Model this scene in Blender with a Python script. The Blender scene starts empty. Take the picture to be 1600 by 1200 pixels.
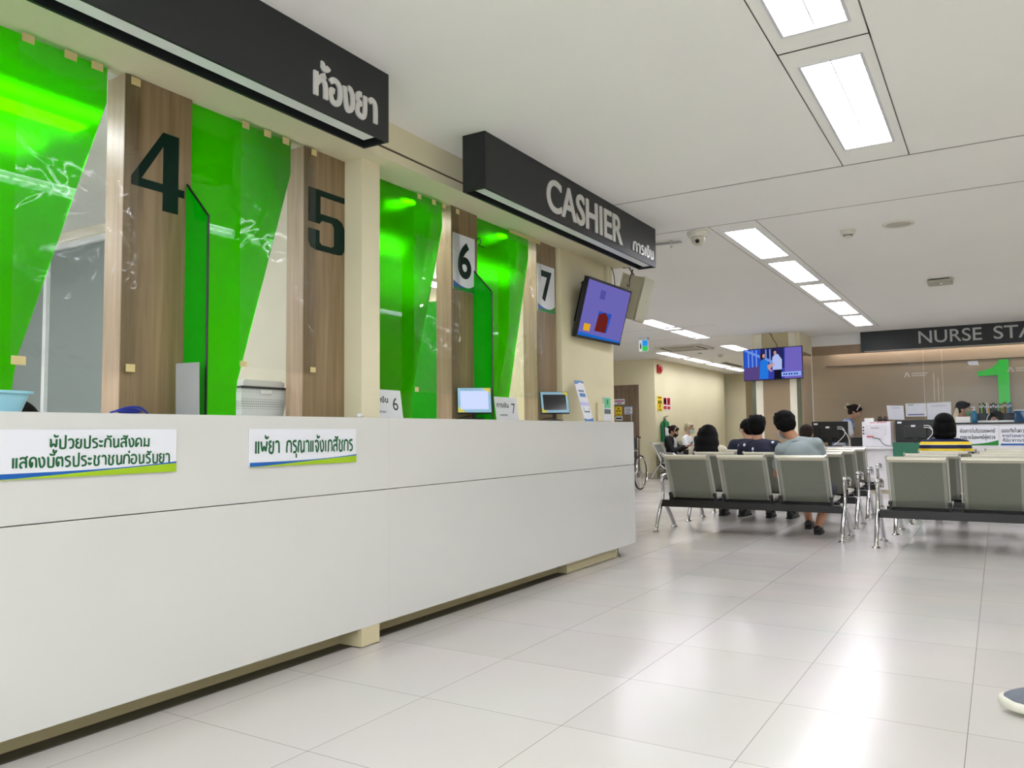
import bpy, bmesh, math, random
from mathutils import Vector, Matrix, Euler, noise
random.seed(7)
PI = math.pi
SC = bpy.context.scene
COL = SC.collection

# ------------------------------------------------------------------ camera, world, exposure
def make_camera():
    yaw, pitch, roll, f = -0.546639, 0.0615219, -0.0101756, 1246.5
    cy, sy, cp, sp = math.cos(yaw), math.sin(yaw), math.cos(pitch), math.sin(pitch)
    fw = Vector((sy*cp, cy*cp, sp)); r = Vector((cy, -sy, 0)); u = r.cross(fw)
    cr, sr = math.cos(roll), math.sin(roll)
    r2 = cr*r + sr*u; u2 = -sr*r + cr*u
    cd = bpy.data.cameras.new('camera'); co = bpy.data.objects.new('camera', cd); COL.objects.link(co)
    m = Matrix((r2, u2, -fw)).transposed().to_4x4(); m.translation = Vector((0, 0, 1.0075))
    co.matrix_world = m
    cd.sensor_fit = 'HORIZONTAL'; cd.sensor_width = 36; cd.lens = f*36/1600
    cd.clip_start = 0.05; cd.clip_end = 100
    SC.camera = co
make_camera()
W = bpy.data.worlds.new('world'); SC.world = W; W.use_nodes = True
W.node_tree.nodes['Background'].inputs[0].default_value = (0.8, 0.85, 0.9, 1)
W.node_tree.nodes['Background'].inputs[1].default_value = 5.2  # strong fill daylight, let in by the added back wall opening
VS = SC.view_settings
VS.view_transform = 'Standard'; VS.look = 'None'; VS.gamma = 1; VS.use_curve_mapping = False
VS.exposure = 0.27
LAMP = 18.5          # emission of the ceiling troffers
CEIL = 2.62

# ------------------------------------------------------------------ materials
def lin(c):
    return tuple(((v/255)/12.92 if v/255 <= .04045 else ((v/255+.055)/1.055)**2.4) for v in c)
def nd(t, k, loc=None, **kw):
    n = t.nodes.new(k)
    for a, b in kw.items(): setattr(n, a, b)
    return n
MATS = {}
def M(name, rgb, rough=.5, metal=0., var=.05, scale=6., coat=0., spec=.5, bump=0., emit=0., stretch=None, trans=0.):
    if name in MATS: return MATS[name]
    m = bpy.data.materials.new(name); m.use_nodes = True; t = m.node_tree
    b = t.nodes['Principled BSDF']; c = lin(rgb)
    b.inputs['Roughness'].default_value = rough; b.inputs['Metallic'].default_value = metal
    b.inputs['Coat Weight'].default_value = coat; b.inputs['Coat Roughness'].default_value = .08
    b.inputs['Specular IOR Level'].default_value = spec
    if trans: b.inputs['Transmission Weight'].default_value = trans
    tc = nd(t, 'ShaderNodeTexCoord'); src = tc.outputs['Object']
    if stretch:
        mp = nd(t, 'ShaderNodeMapping'); mp.inputs['Scale'].default_value = stretch
        t.links.new(src, mp.inputs[0]); src = mp.outputs[0]
    nz = nd(t, 'ShaderNodeTexNoise'); nz.inputs['Scale'].default_value = scale; nz.inputs['Detail'].default_value = 4
    t.links.new(src, nz.inputs['Vector'])
    cr = nd(t, 'ShaderNodeValToRGB')
    cr.color_ramp.elements[0].position = .3; cr.color_ramp.elements[1].position = .7
    cr.color_ramp.elements[0].color = (*[v*(1-var) for v in c], 1)
    cr.color_ramp.elements[1].color = (*[min(1, v*(1+var)) for v in c], 1)
    t.links.new(nz.outputs['Fac'], cr.inputs[0]); t.links.new(cr.outputs[0], b.inputs['Base Color'])
    if bump:
        bp = nd(t, 'ShaderNodeBump'); bp.inputs['Strength'].default_value = bump; bp.inputs['Distance'].default_value = .01
        t.links.new(nz.outputs['Fac'], bp.inputs['Height']); t.links.new(bp.outputs[0], b.inputs['Normal'])
    if emit:
        b.inputs['Emission Color'].default_value = (*c, 1); b.inputs['Emission Strength'].default_value = emit
    MATS[name] = m; return m
def emis(name, rgb, strength):
    if name in MATS: return MATS[name]
    m = bpy.data.materials.new(name); m.use_nodes = True; t = m.node_tree; t.nodes.clear()
    e = nd(t, 'ShaderNodeEmission'); e.inputs[0].default_value = (*lin(rgb), 1); e.inputs[1].default_value = strength
    o = nd(t, 'ShaderNodeOutputMaterial'); t.links.new(e.outputs[0], o.inputs[0]); MATS[name] = m; return m
def sheet(name, tint, diff, fac_diff, ior=1.45, rough=.02, bump=0., bscale=5., diff_kind='ShaderNodeBsdfTranslucent', haze=0.):
    """thin plastic sheet: tinted see-through + scattered light + mirror-like surface"""
    m = bpy.data.materials.new(name); m.use_nodes = True; t = m.node_tree; t.nodes.clear()
    o = nd(t, 'ShaderNodeOutputMaterial')
    tr = nd(t, 'ShaderNodeBsdfTransparent'); tr.inputs[0].default_value = (*tint, 1)
    tl = nd(t, diff_kind); tl.inputs[0].default_value = (*diff, 1)
    df = nd(t, 'ShaderNodeBsdfDiffuse'); df.inputs[0].default_value = (*diff, 1)
    ms = nd(t, 'ShaderNodeMixShader'); ms.inputs[0].default_value = .5
    t.links.new(tl.outputs[0], ms.inputs[1]); t.links.new(df.outputs[0], ms.inputs[2])
    src = tr
    if haze:
        rf = nd(t, 'ShaderNodeBsdfRefraction'); rf.inputs[0].default_value = (*tint, 1); rf.inputs['Roughness'].default_value = .32; rf.inputs['IOR'].default_value = 1.35
        src = nd(t, 'ShaderNodeMixShader'); src.inputs[0].default_value = haze
        t.links.new(tr.outputs[0], src.inputs[1]); t.links.new(rf.outputs[0], src.inputs[2])
    m1 = nd(t, 'ShaderNodeMixShader'); m1.inputs[0].default_value = fac_diff
    t.links.new(src.outputs[0], m1.inputs[1]); t.links.new(ms.outputs[0], m1.inputs[2])
    gl = nd(t, 'ShaderNodeBsdfGlossy'); gl.inputs['Roughness'].default_value = rough
    fr = nd(t, 'ShaderNodeFresnel'); fr.inputs['IOR'].default_value = ior
    m2 = nd(t, 'ShaderNodeMixShader')
    t.links.new(fr.outputs[0], m2.inputs[0]); t.links.new(m1.outputs[0], m2.inputs[1]); t.links.new(gl.outputs[0], m2.inputs[2])
    if bump:
        tc = nd(t, 'ShaderNodeTexCoord'); nz = nd(t, 'ShaderNodeTexNoise'); nz.inputs['Scale'].default_value = bscale
        nz.inputs['Detail'].default_value = 2; nz.inputs['Distortion'].default_value = 1.2
        t.links.new(tc.outputs['Object'], nz.inputs['Vector'])
        bp = nd(t, 'ShaderNodeBump'); bp.inputs['Strength'].default_value = bump; bp.inputs['Distance'].default_value = .02
        t.links.new(nz.outputs['Fac'], bp.inputs['Height'])
        t.links.new(bp.outputs[0], gl.inputs['Normal']); t.links.new(bp.outputs[0], fr.inputs['Normal'])
    t.links.new(m2.outputs[0], o.inputs[0]); MATS[name] = m; return m
def wood(name, rgb, dark, axis='Z'):
    m = bpy.data.materials.new(name); m.use_nodes = True; t = m.node_tree; b = t.nodes['Principled BSDF']
    b.inputs['Roughness'].default_value = .38
    tc = nd(t, 'ShaderNodeTexCoord'); mp = nd(t, 'ShaderNodeMapping')
    mp.inputs['Scale'].default_value = (14, 14, .8) if axis == 'Z' else (.8, 14, 14)
    t.links.new(tc.outputs['Object'], mp.inputs[0])
    nz = nd(t, 'ShaderNodeTexNoise'); nz.inputs['Scale'].default_value = 2.2; nz.inputs['Detail'].default_value = 8; nz.inputs['Distortion'].default_value = .4
    t.links.new(mp.outputs[0], nz.inputs['Vector'])
    cr = nd(t, 'ShaderNodeValToRGB'); cr.color_ramp.elements[0].position = .3; cr.color_ramp.elements[1].position = .68
    cr.color_ramp.elements[0].color = (*lin(dark), 1); cr.color_ramp.elements[1].color = (*lin(rgb), 1)
    t.links.new(nz.outputs['Fac'], cr.inputs[0]); t.links.new(cr.outputs[0], b.inputs['Base Color'])
    MATS[name] = m; return m

# ------------------------------------------------------------------ mesh helpers (all in world coordinates)
class MB:
    def __init__(s): s.b = bmesh.new()
    def quad(s, pts):
        s.b.faces.new([s.b.verts.new(Vector(p)) for p in pts]); return s
    def box(s, a, c, bev=0., seg=2):
        a, c = Vector(a), Vector(c); lo = Vector(map(min, a, c)); hi = Vector(map(max, a, c))
        t = bmesh.new(); bmesh.ops.create_cube(t, size=1)
        for v in t.verts: v.co = Vector(((v.co[i]+.5)*(hi[i]-lo[i])+lo[i] for i in range(3)))
        if bev: bmesh.ops.bevel(t, geom=t.edges[:], offset=bev, segments=seg, affect='EDGES', profile=.6)
        return s.join(t)
    def obox(s, o, ax, ay, az, bev=0.):
        """box spanned by three vectors around centre o"""
        o, ax, ay, az = map(Vector, (o, ax, ay, az)); t = bmesh.new(); bmesh.ops.create_cube(t, size=1)
        for v in t.verts: v.co = o + ax*v.co[0] + ay*v.co[1] + az*v.co[2]
        if bev: bmesh.ops.bevel(t, geom=t.edges[:], offset=bev, segments=2, affect='EDGES', profile=.6)
        bmesh.ops.recalc_face_normals(t, faces=t.faces[:])
        return s.join(t)
    def join(s, t):
        me = bpy.data.meshes.new('t'); t.to_mesh(me); t.free(); s.b.from_mesh(me); bpy.data.meshes.remove(me); return s
    def cyl(s, p, q, r, r2=None, n=20, cap=True):
        p, q = Vector(p), Vector(q); d = q-p; t = bmesh.new()
        bmesh.ops.create_cone(t, cap_ends=cap, segments=n, radius1=r, radius2=r if r2 is None else r2, depth=d.length)
        m = d.to_track_quat('Z', 'Y').to_matrix().to_4x4(); m.translation = (p+q)/2
        bmesh.ops.transform(t, matrix=m, verts=t.verts); return s.join(t)
    def ball(s, c, r, n=16, rot=None):
        r = Vector((r, r, r)) if isinstance(r, (int, float)) else Vector(r); t = bmesh.new()
        bmesh.ops.create_uvsphere(t, u_segments=n, v_segments=max(6, n*2//3), radius=1)
        m = (rot.to_matrix().to_4x4() if rot else Matrix()) @ Matrix.Diagonal((*r, 1)); m.translation = Vector(c)
        bmesh.ops.transform(t, matrix=m, verts=t.verts); return s.join(t)
    def tube(s, pts, r, n=10, rr=None, closed=False):
        pts = [Vector(p) for p in pts]; k = len(pts); rings = []
        up = Vector((0, 0, 1)); prev = None
        for i, p in enumerate(pts):
            a = pts[i-1] if (i or closed) else p; c = pts[(i+1) % k] if (i < k-1 or closed) else p
            d = (c-a).normalized()
            if prev is None:
                x = d.cross(up if abs(d.z) < .9 else Vector((1, 0, 0))).normalized()
            else: x = (prev - d*prev.dot(d)).normalized()
            prev = x; y = d.cross(x); rad = rr[i] if rr else r
            rx, ry = rad if isinstance(rad, tuple) else (rad, rad)
            rings.append([s.b.verts.new(p + x*rx*math.cos(2*PI*j/n) + y*ry*math.sin(2*PI*j/n)) for j in range(n)])
        for i in range(k if closed else k-1):
            A, B = rings[i], rings[(i+1) % k]
            for j in range(n): s.b.faces.new((A[j], A[(j+1) % n], B[(j+1) % n], B[j]))
        if not closed: s.b.faces.new(rings[0][::-1]); s.b.faces.new(rings[-1])
        return s
    def prism(s, poly, o, ax, ay, th):
        """flat outline (2-D points) at origin o along ax, ay, thickened by vector th"""
        o, ax, ay, th = map(Vector, (o, ax, ay, th))
        A = [s.b.verts.new(o+ax*p[0]+ay*p[1]) for p in poly]; B = [s.b.verts.new(o+ax*p[0]+ay*p[1]+th) for p in poly]
        f = [s.b.faces.new(A), s.b.faces.new(B[::-1])]
        n = len(poly)
        for i in range(n): f.append(s.b.faces.new((A[i], B[i], B[(i+1) % n], A[(i+1) % n])))
        bmesh.ops.recalc_face_normals(s.b, faces=f)
        return s
    def lathe(s, prof, c, n=24, axis=None, ring=False):
        c = Vector(c); q = (Vector(axis).to_track_quat('Z', 'Y') if axis else None); rings = []
        for r, z in prof:
            vr = []
            for j in range(n):
                v = Vector((r*math.cos(2*PI*j/n), r*math.sin(2*PI*j/n), z))
                if q: v = q @ v
                vr.append(s.b.verts.new(c+v))
            rings.append(vr)
        for A, B in zip(rings, rings[1:]):
            for j in range(n): s.b.faces.new((A[j], A[(j+1) % n], B[(j+1) % n], B[j]))
        if ring:
            A, B = rings[-1], rings[0]
            for j in range(n): s.b.faces.new((A[j], A[(j+1) % n], B[(j+1) % n], B[j]))
        else: s.b.faces.new(rings[0][::-1]); s.b.faces.new(rings[-1])
        return s
    def grid(s, fn, nu, nv):
        v = [[s.b.verts.new(Vector(fn(i/nu, j/nv))) for j in range(nv+1)] for i in range(nu+1)]
        for i in range(nu):
            for j in range(nv): s.b.faces.new((v[i][j], v[i+1][j], v[i+1][j+1], v[i][j+1]))
        return s
    def mesh(s, name, mat, smooth=False, weld=True):
        if weld: bmesh.ops.remove_doubles(s.b, verts=s.b.verts[:], dist=1e-6)
        me = bpy.data.meshes.new(name)
        for f in s.b.faces: f.smooth = bool(smooth)
        s.b.to_mesh(me); s.b.free()
        for k in (mat if isinstance(mat, (list, tuple)) else [mat]): me.materials.append(k)
        if smooth is True:
            try: me.set_sharp_from_angle(angle=math.radians(38))
            except Exception: pass
        return me
def link(name, me, parent=None):
    o = bpy.data.objects.new(name, me); COL.objects.link(o)
    if parent: o.parent = parent
    return o
def struct(name, mb, mat, smooth=False):
    o = link(name, mb.mesh(name, mat, smooth)); o['kind'] = 'structure'; return o
def tags(o, label, cat, group=None, kind=None):
    o['label'] = label; o['category'] = cat
    if group: o['group'] = group
    if kind: o['kind'] = kind
class T:
    """one thing: an Empty at its base; parts are built in world coordinates, then re-based"""
    def __init__(s, name, label, cat, group=None):
        s.r = bpy.data.objects.new(name, None); COL.objects.link(s.r); s.r.empty_display_size = .1
        tags(s.r, label, cat, group); s.o = []
    def part(s, name, mb, mat, parent=None, smooth=False, label=None):
        me = mb.mesh(name, mat, smooth) if isinstance(mb, MB) else mb
        o = link(name, me, parent or s.r); s.o.append(o)
        if label: o['label'] = label
        return o
    def done(s, base=None):
        if base is None:
            P = [v.co for o in s.o for v in o.data.vertices]
            lo = [min(p[i] for p in P) for i in range(3)]; hi = [max(p[i] for p in P) for i in range(3)]
            base = Vector(((lo[0]+hi[0])/2, (lo[1]+hi[1])/2, lo[2]))
        base = Vector(base)
        seen = set()
        for o in s.o:
            if o.data.name in seen: continue
            seen.add(o.data.name); o.data.transform(Matrix.Translation(-base))
        s.r.location = base; return s.r
def solo(name, mb, mat, label, cat, group=None, smooth=False, kind=None):
    me = mb.mesh(name, mat, smooth) if isinstance(mb, MB) else mb
    P = [v.co for v in me.vertices]
    lo = [min(p[i] for p in P) for i in range(3)]; hi = [max(p[i] for p in P) for i in range(3)]
    b = Vector(((lo[0]+hi[0])/2, (lo[1]+hi[1])/2, lo[2])); me.transform(Matrix.Translation(-b))
    o = link(name, me); o.location = b; tags(o, label, cat, group, kind); return o
def copy_thing(r, off, label=None):
    c = r.copy(); COL.objects.link(c); c.location = r.location + Vector(off)
    if label: c['label'] = label
    for ch in r.children:
        d = ch.copy(); COL.objects.link(d); d.parent = c
        for g in ch.children:
            e = g.copy(); COL.objects.link(e); e.parent = d
    return c
def evaluated(mb, mods):
    """bake modifiers on a temporary object"""
    me = mb.mesh('t', [], False) if isinstance(mb, MB) else mb
    o = bpy.data.objects.new('t', me); COL.objects.link(o)
    for k, kw in mods:
        md = o.modifiers.new(k, k)
        for a, b in kw.items(): setattr(md, a, b)
    dg = bpy.context.evaluated_depsgraph_get()
    r = bpy.data.meshes.new_from_object(o.evaluated_get(dg)); bpy.data.objects.remove(o); bpy.data.meshes.remove(me); return r
def spline(pts, n=8, closed=False):
    pts = [Vector(p) for p in pts]; k = len(pts); out = []
    for i in range(k if closed else k-1):
        g = lambda j: pts[j % k] if closed else pts[max(0, min(k-1, j))]
        a, b, c, d = g(i-1), g(i), g(i+1), g(i+2)
        for t in range(n):
            t /= n
            out.append(.5*((2*b)+(c-a)*t+(2*a-5*b+4*c-d)*t*t+(3*b-a-3*c+d)*t**3))
    if not closed: out.append(pts[-1])
    return out

# ------------------------------------------------------------------ lettering
TH = {  # loop-free Thai letters as pen strokes: width, strokes
'ก': (.66, ["0,0 0,.58 .1,.7 .0,.8 .12,.95 .31,1 .52,.93 .6,.72 .6,0"]),
'ข': (.64, ["0,.94 .13,1 .17,.82 .07,.62 .08,.12 .17,0 .45,0 .56,.12 .56,1"]),
'ค': (.68, ["0,0 .0,.68 .1,.93 .31,1 .52,.93 .6,.7 .6,0", "0,.0 .3,.5"]),
'ง': (.6, ["0,.98 .13,.02 .33,.02 .5,.25 .5,.72 .38,.97 .22,.98"]),
'จ': (.62, ["0,.84 .18,1 .42,.95 .54,.68 .53,.3 .4,.03 .24,0 .22,.48 .06,.48"]),
'ช': (.68, ["0,.94 .13,1 .17,.82 .07,.62 .08,.12 .17,0 .42,0 .53,.12 .52,.55 .42,.75 .66,1.02"]),
'ด': (.68, ["0.15,.52 .26,.48 .2,.0 .03,.25 .02,.68 .12,.93 .32,1 .53,.93 .6,.7 .6,0"]),
'ต': (.68, ["0.15,.5 .26,.46 .2,.0 .03,.25 .02,.72 .12,.98 .31,.86 .5,.99 .6,.75 .6,0"]),
'ท': (.68, ["0,.98 .12,.96 .12,0", ".12,.5 .32,.98 .52,.95 .6,.7 .6,0"]),
'น': (.68, ["0,.98 .12,.96 .12,.12 .2,.0 .42,.04 .6,.3", ".58,1 .58,0"]),
'บ': (.68, ["0,.98 .1,.96 .1,.1 .18,0 .5,0 .6,.1 .6,1"]),
'ป': (.68, ["0,.98 .1,.96 .1,.1 .18,0 .5,0 .6,.1 .6,1.38"]),
'ผ': (.7, ["0,.98 .13,.95 .07,.02 .34,.6 .6,.02 .62,1"]),
'พ': (.76, ["0,.98 .14,.02 .35,.72 .54,.02 .68,1"]),
'ภ': (.72, ["0,0 .12,.04 .1,.58 .19,.7 .08,.8 .18,.95 .38,1 .58,.93 .66,.72 .66,0"]),
'ม': (.68, ["0,.98 .12,.96 .1,.1 0,.02", ".1,.14 .34,.16 .58,.02", ".58,0 .58,1"]),
'ย': (.6, [".28,.97 .1,.98 .0,.83 .07,.64 .26,.56 .07,.52 .0,.25 .1,.02 .5,0 .5,1"]),
'ร': (.58, [".5,.98 .22,1 .04,.9 .06,.7 .28,.58 .47,.46 .5,.2 .36,.02 .04,.02"]),
'ล': (.64, ["0,.84 .14,1 .42,.98 .56,.78 .56,0", ".56,.42 .4,.58 .14,.54 .01,.32 .07,.05 .24,.03"]),
'ว': (.58, ["0,.84 .16,1 .4,.97 .5,.7 .5,.3 .38,.03 .12,.02"]),
'ส': (.7, ["0,.84 .14,1 .42,.98 .56,.78 .56,0", ".56,.42 .4,.58 .14,.54 .01,.32 .07,.05 .24,.03", ".46,.9 .68,1.14"]),
'ณ': (.92, ["0,0 0,.58 .1,.7 .0,.8 .1,.96 .28,1 .4,.86 .4,.1 .5,0 .68,.08 .84,.3", ".82,1 .82,0"]),
'ห': (.68, [".04,1 .04,0", ".04,.45 .34,.88 .56,.98", ".3,.82 .52,.7 .58,.48 .58,0"]),
'อ': (.66, ["0,.84 .1,.97 .34,1 .54,.86 .58,.5 .52,.14 .32,0 .1,.06 .0,.32 .02,.54 .24,.5"]),
'เ': (.2, [".06,1 .06,0"]), 'แ': (.48, [".06,1 .06,0", ".35,1 .35,0"]),
'ใ': (.36, [".2,0 .2,1.16 .02,1.2 .06,1.46 .26,1.48"]), 'ไ': (.36, [".2,0 .2,1.4 .0,1.46 .0,1.3"]),
'โ': (.36, [".2,0 .2,1.1 .02,1.3 .3,1.44"]),
'า': (.5, ["0,.84 .12,1 .34,.95 .42,.74 .42,0"]),
'ะ': (.36, ["0,.84 .02,.64 .2,.64 .28,.8", "0,.34 .02,.14 .2,.14 .28,.3"]), ' ': (.4, []), '1': (.3, [".15,0 .15,1"])}
MK = {'ั': ["-.42,1.36 -.36,1.2 -.06,1.2 .02,1.34"], '้': ["-.36,1.42 -.26,1.42 -.24,1.24 -.0,1.28 .06,1.4"],
'่': ["-.08,1.18 -.08,1.44"], '์': ["-.14,1.42 -.28,1.34 -.26,1.2 -.12,1.22 .02,1.44"], 'ิ': ["-.46,1.2 -.08,1.2", "-.44,1.22 -.24,1.34 -.08,1.2"],
'ี': ["-.46,1.2 -.08,1.2 -.08,1.44", "-.44,1.22 -.24,1.34 -.08,1.22"], 'ุ': ["-.2,-.16 -.1,-.16 -.1,-.46"], 'ู': ["-.42,-.16 -.34,-.16 -.34,-.42 -.1,-.42 -.1,-.16"]}
def thai(text, wt=.16):
    """list of flat quads (2-D) for a line of Thai; also its extent"""
    x = 0; qs = []
    def stroke(s, dx, dy):
        pts = [Vector((float(a)+dx, float(b)+dy)) for a, b in (p.split(',') for p in s.split())]
        raw = pts
        if len(pts) > 2:                       # round the corners
            for _ in range(2):
                np_ = [pts[0]]
                for a, b in zip(pts, pts[1:]):
                    np_ += [a.lerp(b, .25), a.lerp(b, .75)]
                np_.append(pts[-1]); pts = np_
        L, R = [], []
        for i, p in enumerate(pts):
            a = pts[max(0, i-1)]; c = pts[min(len(pts)-1, i+1)]; d = (c-a).normalized(); n = Vector((-d.y, d.x))
            L.append(p+n*wt/2); R.append(p-n*wt/2)
        for i in range(len(pts)-1): qs.append((L[i], R[i], R[i+1], L[i+1]))
    up = False; prevend = 0
    for ch in text:
        if ch in MK:
            dy = .3 if (up and ch in '้่์') else 0
            for s in MK[ch]: stroke(s, x-.1, dy)
            if ch in 'ัิี': up = True
        else:
            w, ss = TH[ch]
            for s in ss: stroke(s, x+.06, 0)
            x += w+.16; up = False
    return qs, x-.1
def thai_mb(text, o, ax, ay, width, height, th, wt=.16):
    """place a line: o = lower-left of the letters, width of line, height of a consonant, th thickness vector"""
    qs, w = thai(text, wt); mb = MB(); o, ax, ay, th = Vector(o), Vector(ax), Vector(ay), Vector(th)
    sx = width/w
    for i, q in enumerate(qs):
        e = th.normalized()*(i % 7)*1e-5
        P = [o+ax*(p.x*sx)+ay*(p.y*height)+th+e for p in q]
        f = mb.b.faces.new([mb.b.verts.new(p) for p in P])
        if th.length > .004:
            P2 = [p-th for p in P]
            for k in range(4): mb.b.faces.new([mb.b.verts.new(p) for p in (P[k], P2[k], P2[(k+1) % 4], P[(k+1) % 4])])
    return mb
def latin_mb(text, o, ax, ay, width, height, th, bold=0.):
    c = bpy.data.curves.new('t', 'FONT'); c.body = text; c.size = 1; c.offset = bold; c.resolution_u = 6
    ob = bpy.data.objects.new('t', c); COL.objects.link(ob)
    dg = bpy.context.evaluated_depsgraph_get(); me = bpy.data.meshes.new_from_object(ob.evaluated_get(dg))
    bpy.data.objects.remove(ob); bpy.data.curves.remove(c)
    xs = [v.co.x for v in me.vertices]; ys = [v.co.y for v in me.vertices]; x0, x1, y0, y1 = min(xs), max(xs), min(ys), max(ys)
    o, ax, ay, th = Vector(o), Vector(ax), Vector(ay), Vector(th)
    for v in me.vertices: v.co = o + ax*((v.co.x-x0)/(x1-x0)*width) + ay*((v.co.y-y0)/(y1-y0)*height)
    mb = MB(); mb.b.from_mesh(me); bpy.data.meshes.remove(me)
    if th.length > .004:
        r = bmesh.ops.extrude_face_region(mb.b, geom=mb.b.faces[:])
        for v in r['geom']:
            if isinstance(v, bmesh.types.BMVert): v.co += th
    else:
        for v in mb.b.verts: v.co += th
    return mb
YP, XP, ZP = Vector((0, 1, 0)), Vector((1, 0, 0)), Vector((0, 0, 1))

# ------------------------------------------------------------------ palette
WALL = M('beige_wall_paint', (225, 216, 181), .6, var=.02, scale=2)
FASCIA = M('cream_fascia_paint', (228, 220, 190), .55, var=.02, scale=2)
CEILM = M('ceiling_paint', (243, 242, 238), .7, var=.012, scale=1.2)
SEAMM = M('ceiling_gap_shadow_board', (150, 148, 142), .8)
WHITEP = M('white_paint', (232, 232, 230), .5, var=.02)
COUNT = M('white_glossy_laminate', (212, 213, 210), .16, var=.012, scale=1.5, coat=.3)
PLINTH = M('beige_plinth_paint', (206, 196, 160), .55, var=.04)
BLACK = M('black_plastic', (16, 16, 18), .35, var=.1)
BLACKM = M('matt_black', (10, 10, 11), .6, var=.1)
DGREY = M('charcoal_sign_metal', (22, 26, 29), .5, var=.03)
LETTER = M('brushed_grey_letter', (206, 205, 202), .35, metal=.15, var=.03)
LETTERD = M('dull_grey_letter', (178, 178, 176), .4, var=.03)
STRIPW = M('white_strip_panel', (225, 228, 228), .35)
WOOD = wood('brown_wood_laminate', (150, 128, 97), (120, 100, 70))
WOODL = wood('pale_wood_laminate', (196, 170, 145), (170, 145, 120))
WOODD = wood('door_wood_laminate', (134, 112, 88), (108, 90, 70))
GREEN = sheet('green_acrylic', lin((118, 242, 3)), lin((108, 222, 0)), .3, ior=1.42, rough=.015, haze=.45)
GREENF = sheet('deep_green_acrylic', lin((14, 215, 14)), lin((10, 225, 10)), .85, ior=1.42, rough=.02)
FILM = sheet('clear_plastic_film', (.97, .98, .975), (.8, .85, .82), .015, ior=1.45, rough=.02, bump=.4, bscale=4.5)
GLASSC = sheet('clear_glass', (.975, .985, .98), (.8, .85, .85), .003, ior=1.1, rough=.0)
GLASSB = sheet('blue_grey_window_glass', lin((196, 208, 208)), lin((190, 202, 200)), .75, ior=1.6, rough=.02)
TAPE = M('beige_sticky_tape', (214, 196, 140), .45, var=.06)
DKGREEN = M('dark_green_vinyl', (2, 36, 25), .5, var=.05, spec=.2)
GREY = M('pale_grey_plastic', (190, 190, 186), .4)
SIGNW = M('white_sign_board', (228, 230, 238), .3, var=.01)
TXTG = M('dark_green_print', (6, 92, 48), .5)
SIGNB = M('blue_print', (16, 92, 176), .4); SIGNL = M('lime_print', (158, 196, 24), .4)
SIGNG = M('green_print', (20, 130, 40), .4)
INK = M('black_print', (20, 20, 24), .5)
CHROME = M('chrome', (205, 205, 208), .12, metal=1, var=.02)
STEEL = M('brushed_steel', (170, 170, 168), .3, metal=1, var=.04)

# ------------------------------------------------------------------ floor
def floor():
    m = bpy.data.materials.new('polished_floor_tile'); m.use_nodes = True; t = m.node_tree; b = t.nodes['Principled BSDF']
    tc = nd(t, 'ShaderNodeTexCoord'); mp = nd(t, 'ShaderNodeMapping'); mp.inputs['Location'].default_value = (.129, -.089, 0)
    t.links.new(tc.outputs['Object'], mp.inputs[0])
    bk = nd(t, 'ShaderNodeTexBrick'); bk.offset = 0; bk.squash = 1
    for k, v in (('Scale', 1), ('Mortar Size', .0012), ('Mortar Smooth', .3), ('Brick Width', .6), ('Row Height', .6), ('Bias', 0)): bk.inputs[k].default_value = v
    bk.inputs['Color1'].default_value = (*lin((214, 210, 205)), 1); bk.inputs['Color2'].default_value = (*lin((208, 203, 198)), 1)
    bk.inputs['Mortar'].default_value = (*lin((120, 114, 104)), 1)
    t.links.new(mp.outputs[0], bk.inputs[0])
    nz = nd(t, 'ShaderNodeTexNoise'); nz.inputs['Scale'].default_value = 1.7; nz.inputs['Detail'].default_value = 5
    t.links.new(tc.outputs['Object'], nz.inputs['Vector'])
    mx = nd(t, 'ShaderNodeMixRGB'); mx.blend_type = 'MULTIPLY'; mx.inputs[0].default_value = .12
    t.links.new(bk.outputs[0], mx.inputs[1]); t.links.new(nz.outputs['Color'], mx.inputs[2]); t.links.new(mx.outputs[0], b.inputs['Base Color'])
    mr = nd(t, 'ShaderNodeMapRange'); mr.inputs['To Min'].default_value = .16; mr.inputs['To Max'].default_value = .3
    t.links.new(nz.outputs['Fac'], mr.inputs[0]); t.links.new(mr.outputs[0], b.inputs['Roughness'])
    struct('floor', MB().quad([(-9.5, -3.2, 0), (3.4, -3.2, 0), (3.4, 26, 0), (-9.5, 26, 0)]), m)
floor()

# ------------------------------------------------------------------ ceiling with recessed troffers, groove lines
LAMPS = []            # x0,x1,y0,y1,label
def add_row(x0, x1, ys, lab): LAMPS.extend((x0, x1, a, b, l) for (a, b), l in zip(ys, lab))
ORD = ['nearest', 'second', 'third', 'fourth', 'farthest']
add_row(-.70, -.432, [(-.82, .4), (.64, 1.86), (2.08, 3.31), (3.62, 4.86)],
        ['unlit view side', 'bright', 'bright white recessed troffer cut off by the top edge of the photo', 'big bright white recessed troffer in the ceiling nearest the camera, whole in view'])
add_row(-1.85, -1.58, [(6.36, 7.56), (7.8, 9.0), (9.24, 10.44), (10.68, 11.88), (12.12, 13.35)],
        ['%s troffer of the row of five recessed lights leading to the nurse station' % o for o in ORD])
add_row(.95, 1.22, [(-.82, .4), (3.62, 4.86), (6.36, 7.56), (7.8, 9.0), (9.24, 10.44), (10.68, 11.88), (12.12, 13.35)], ['']*9)  # unseen row added to brighten the right-hand floor and ceiling
add_row(-4.46, -4.18, [(9.3, 10.55), (10.8, 12.03), (12.23, 13.5), (14.9, 16.1)],
        ['recessed ceiling light half hidden behind the hanging speaker box', 'recessed ceiling light just right of the speaker box over the waiting area',
         'recessed ceiling light above the waiting area between speaker box and wall television', 'short recessed ceiling light peeking out left above the wall television'])
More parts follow.
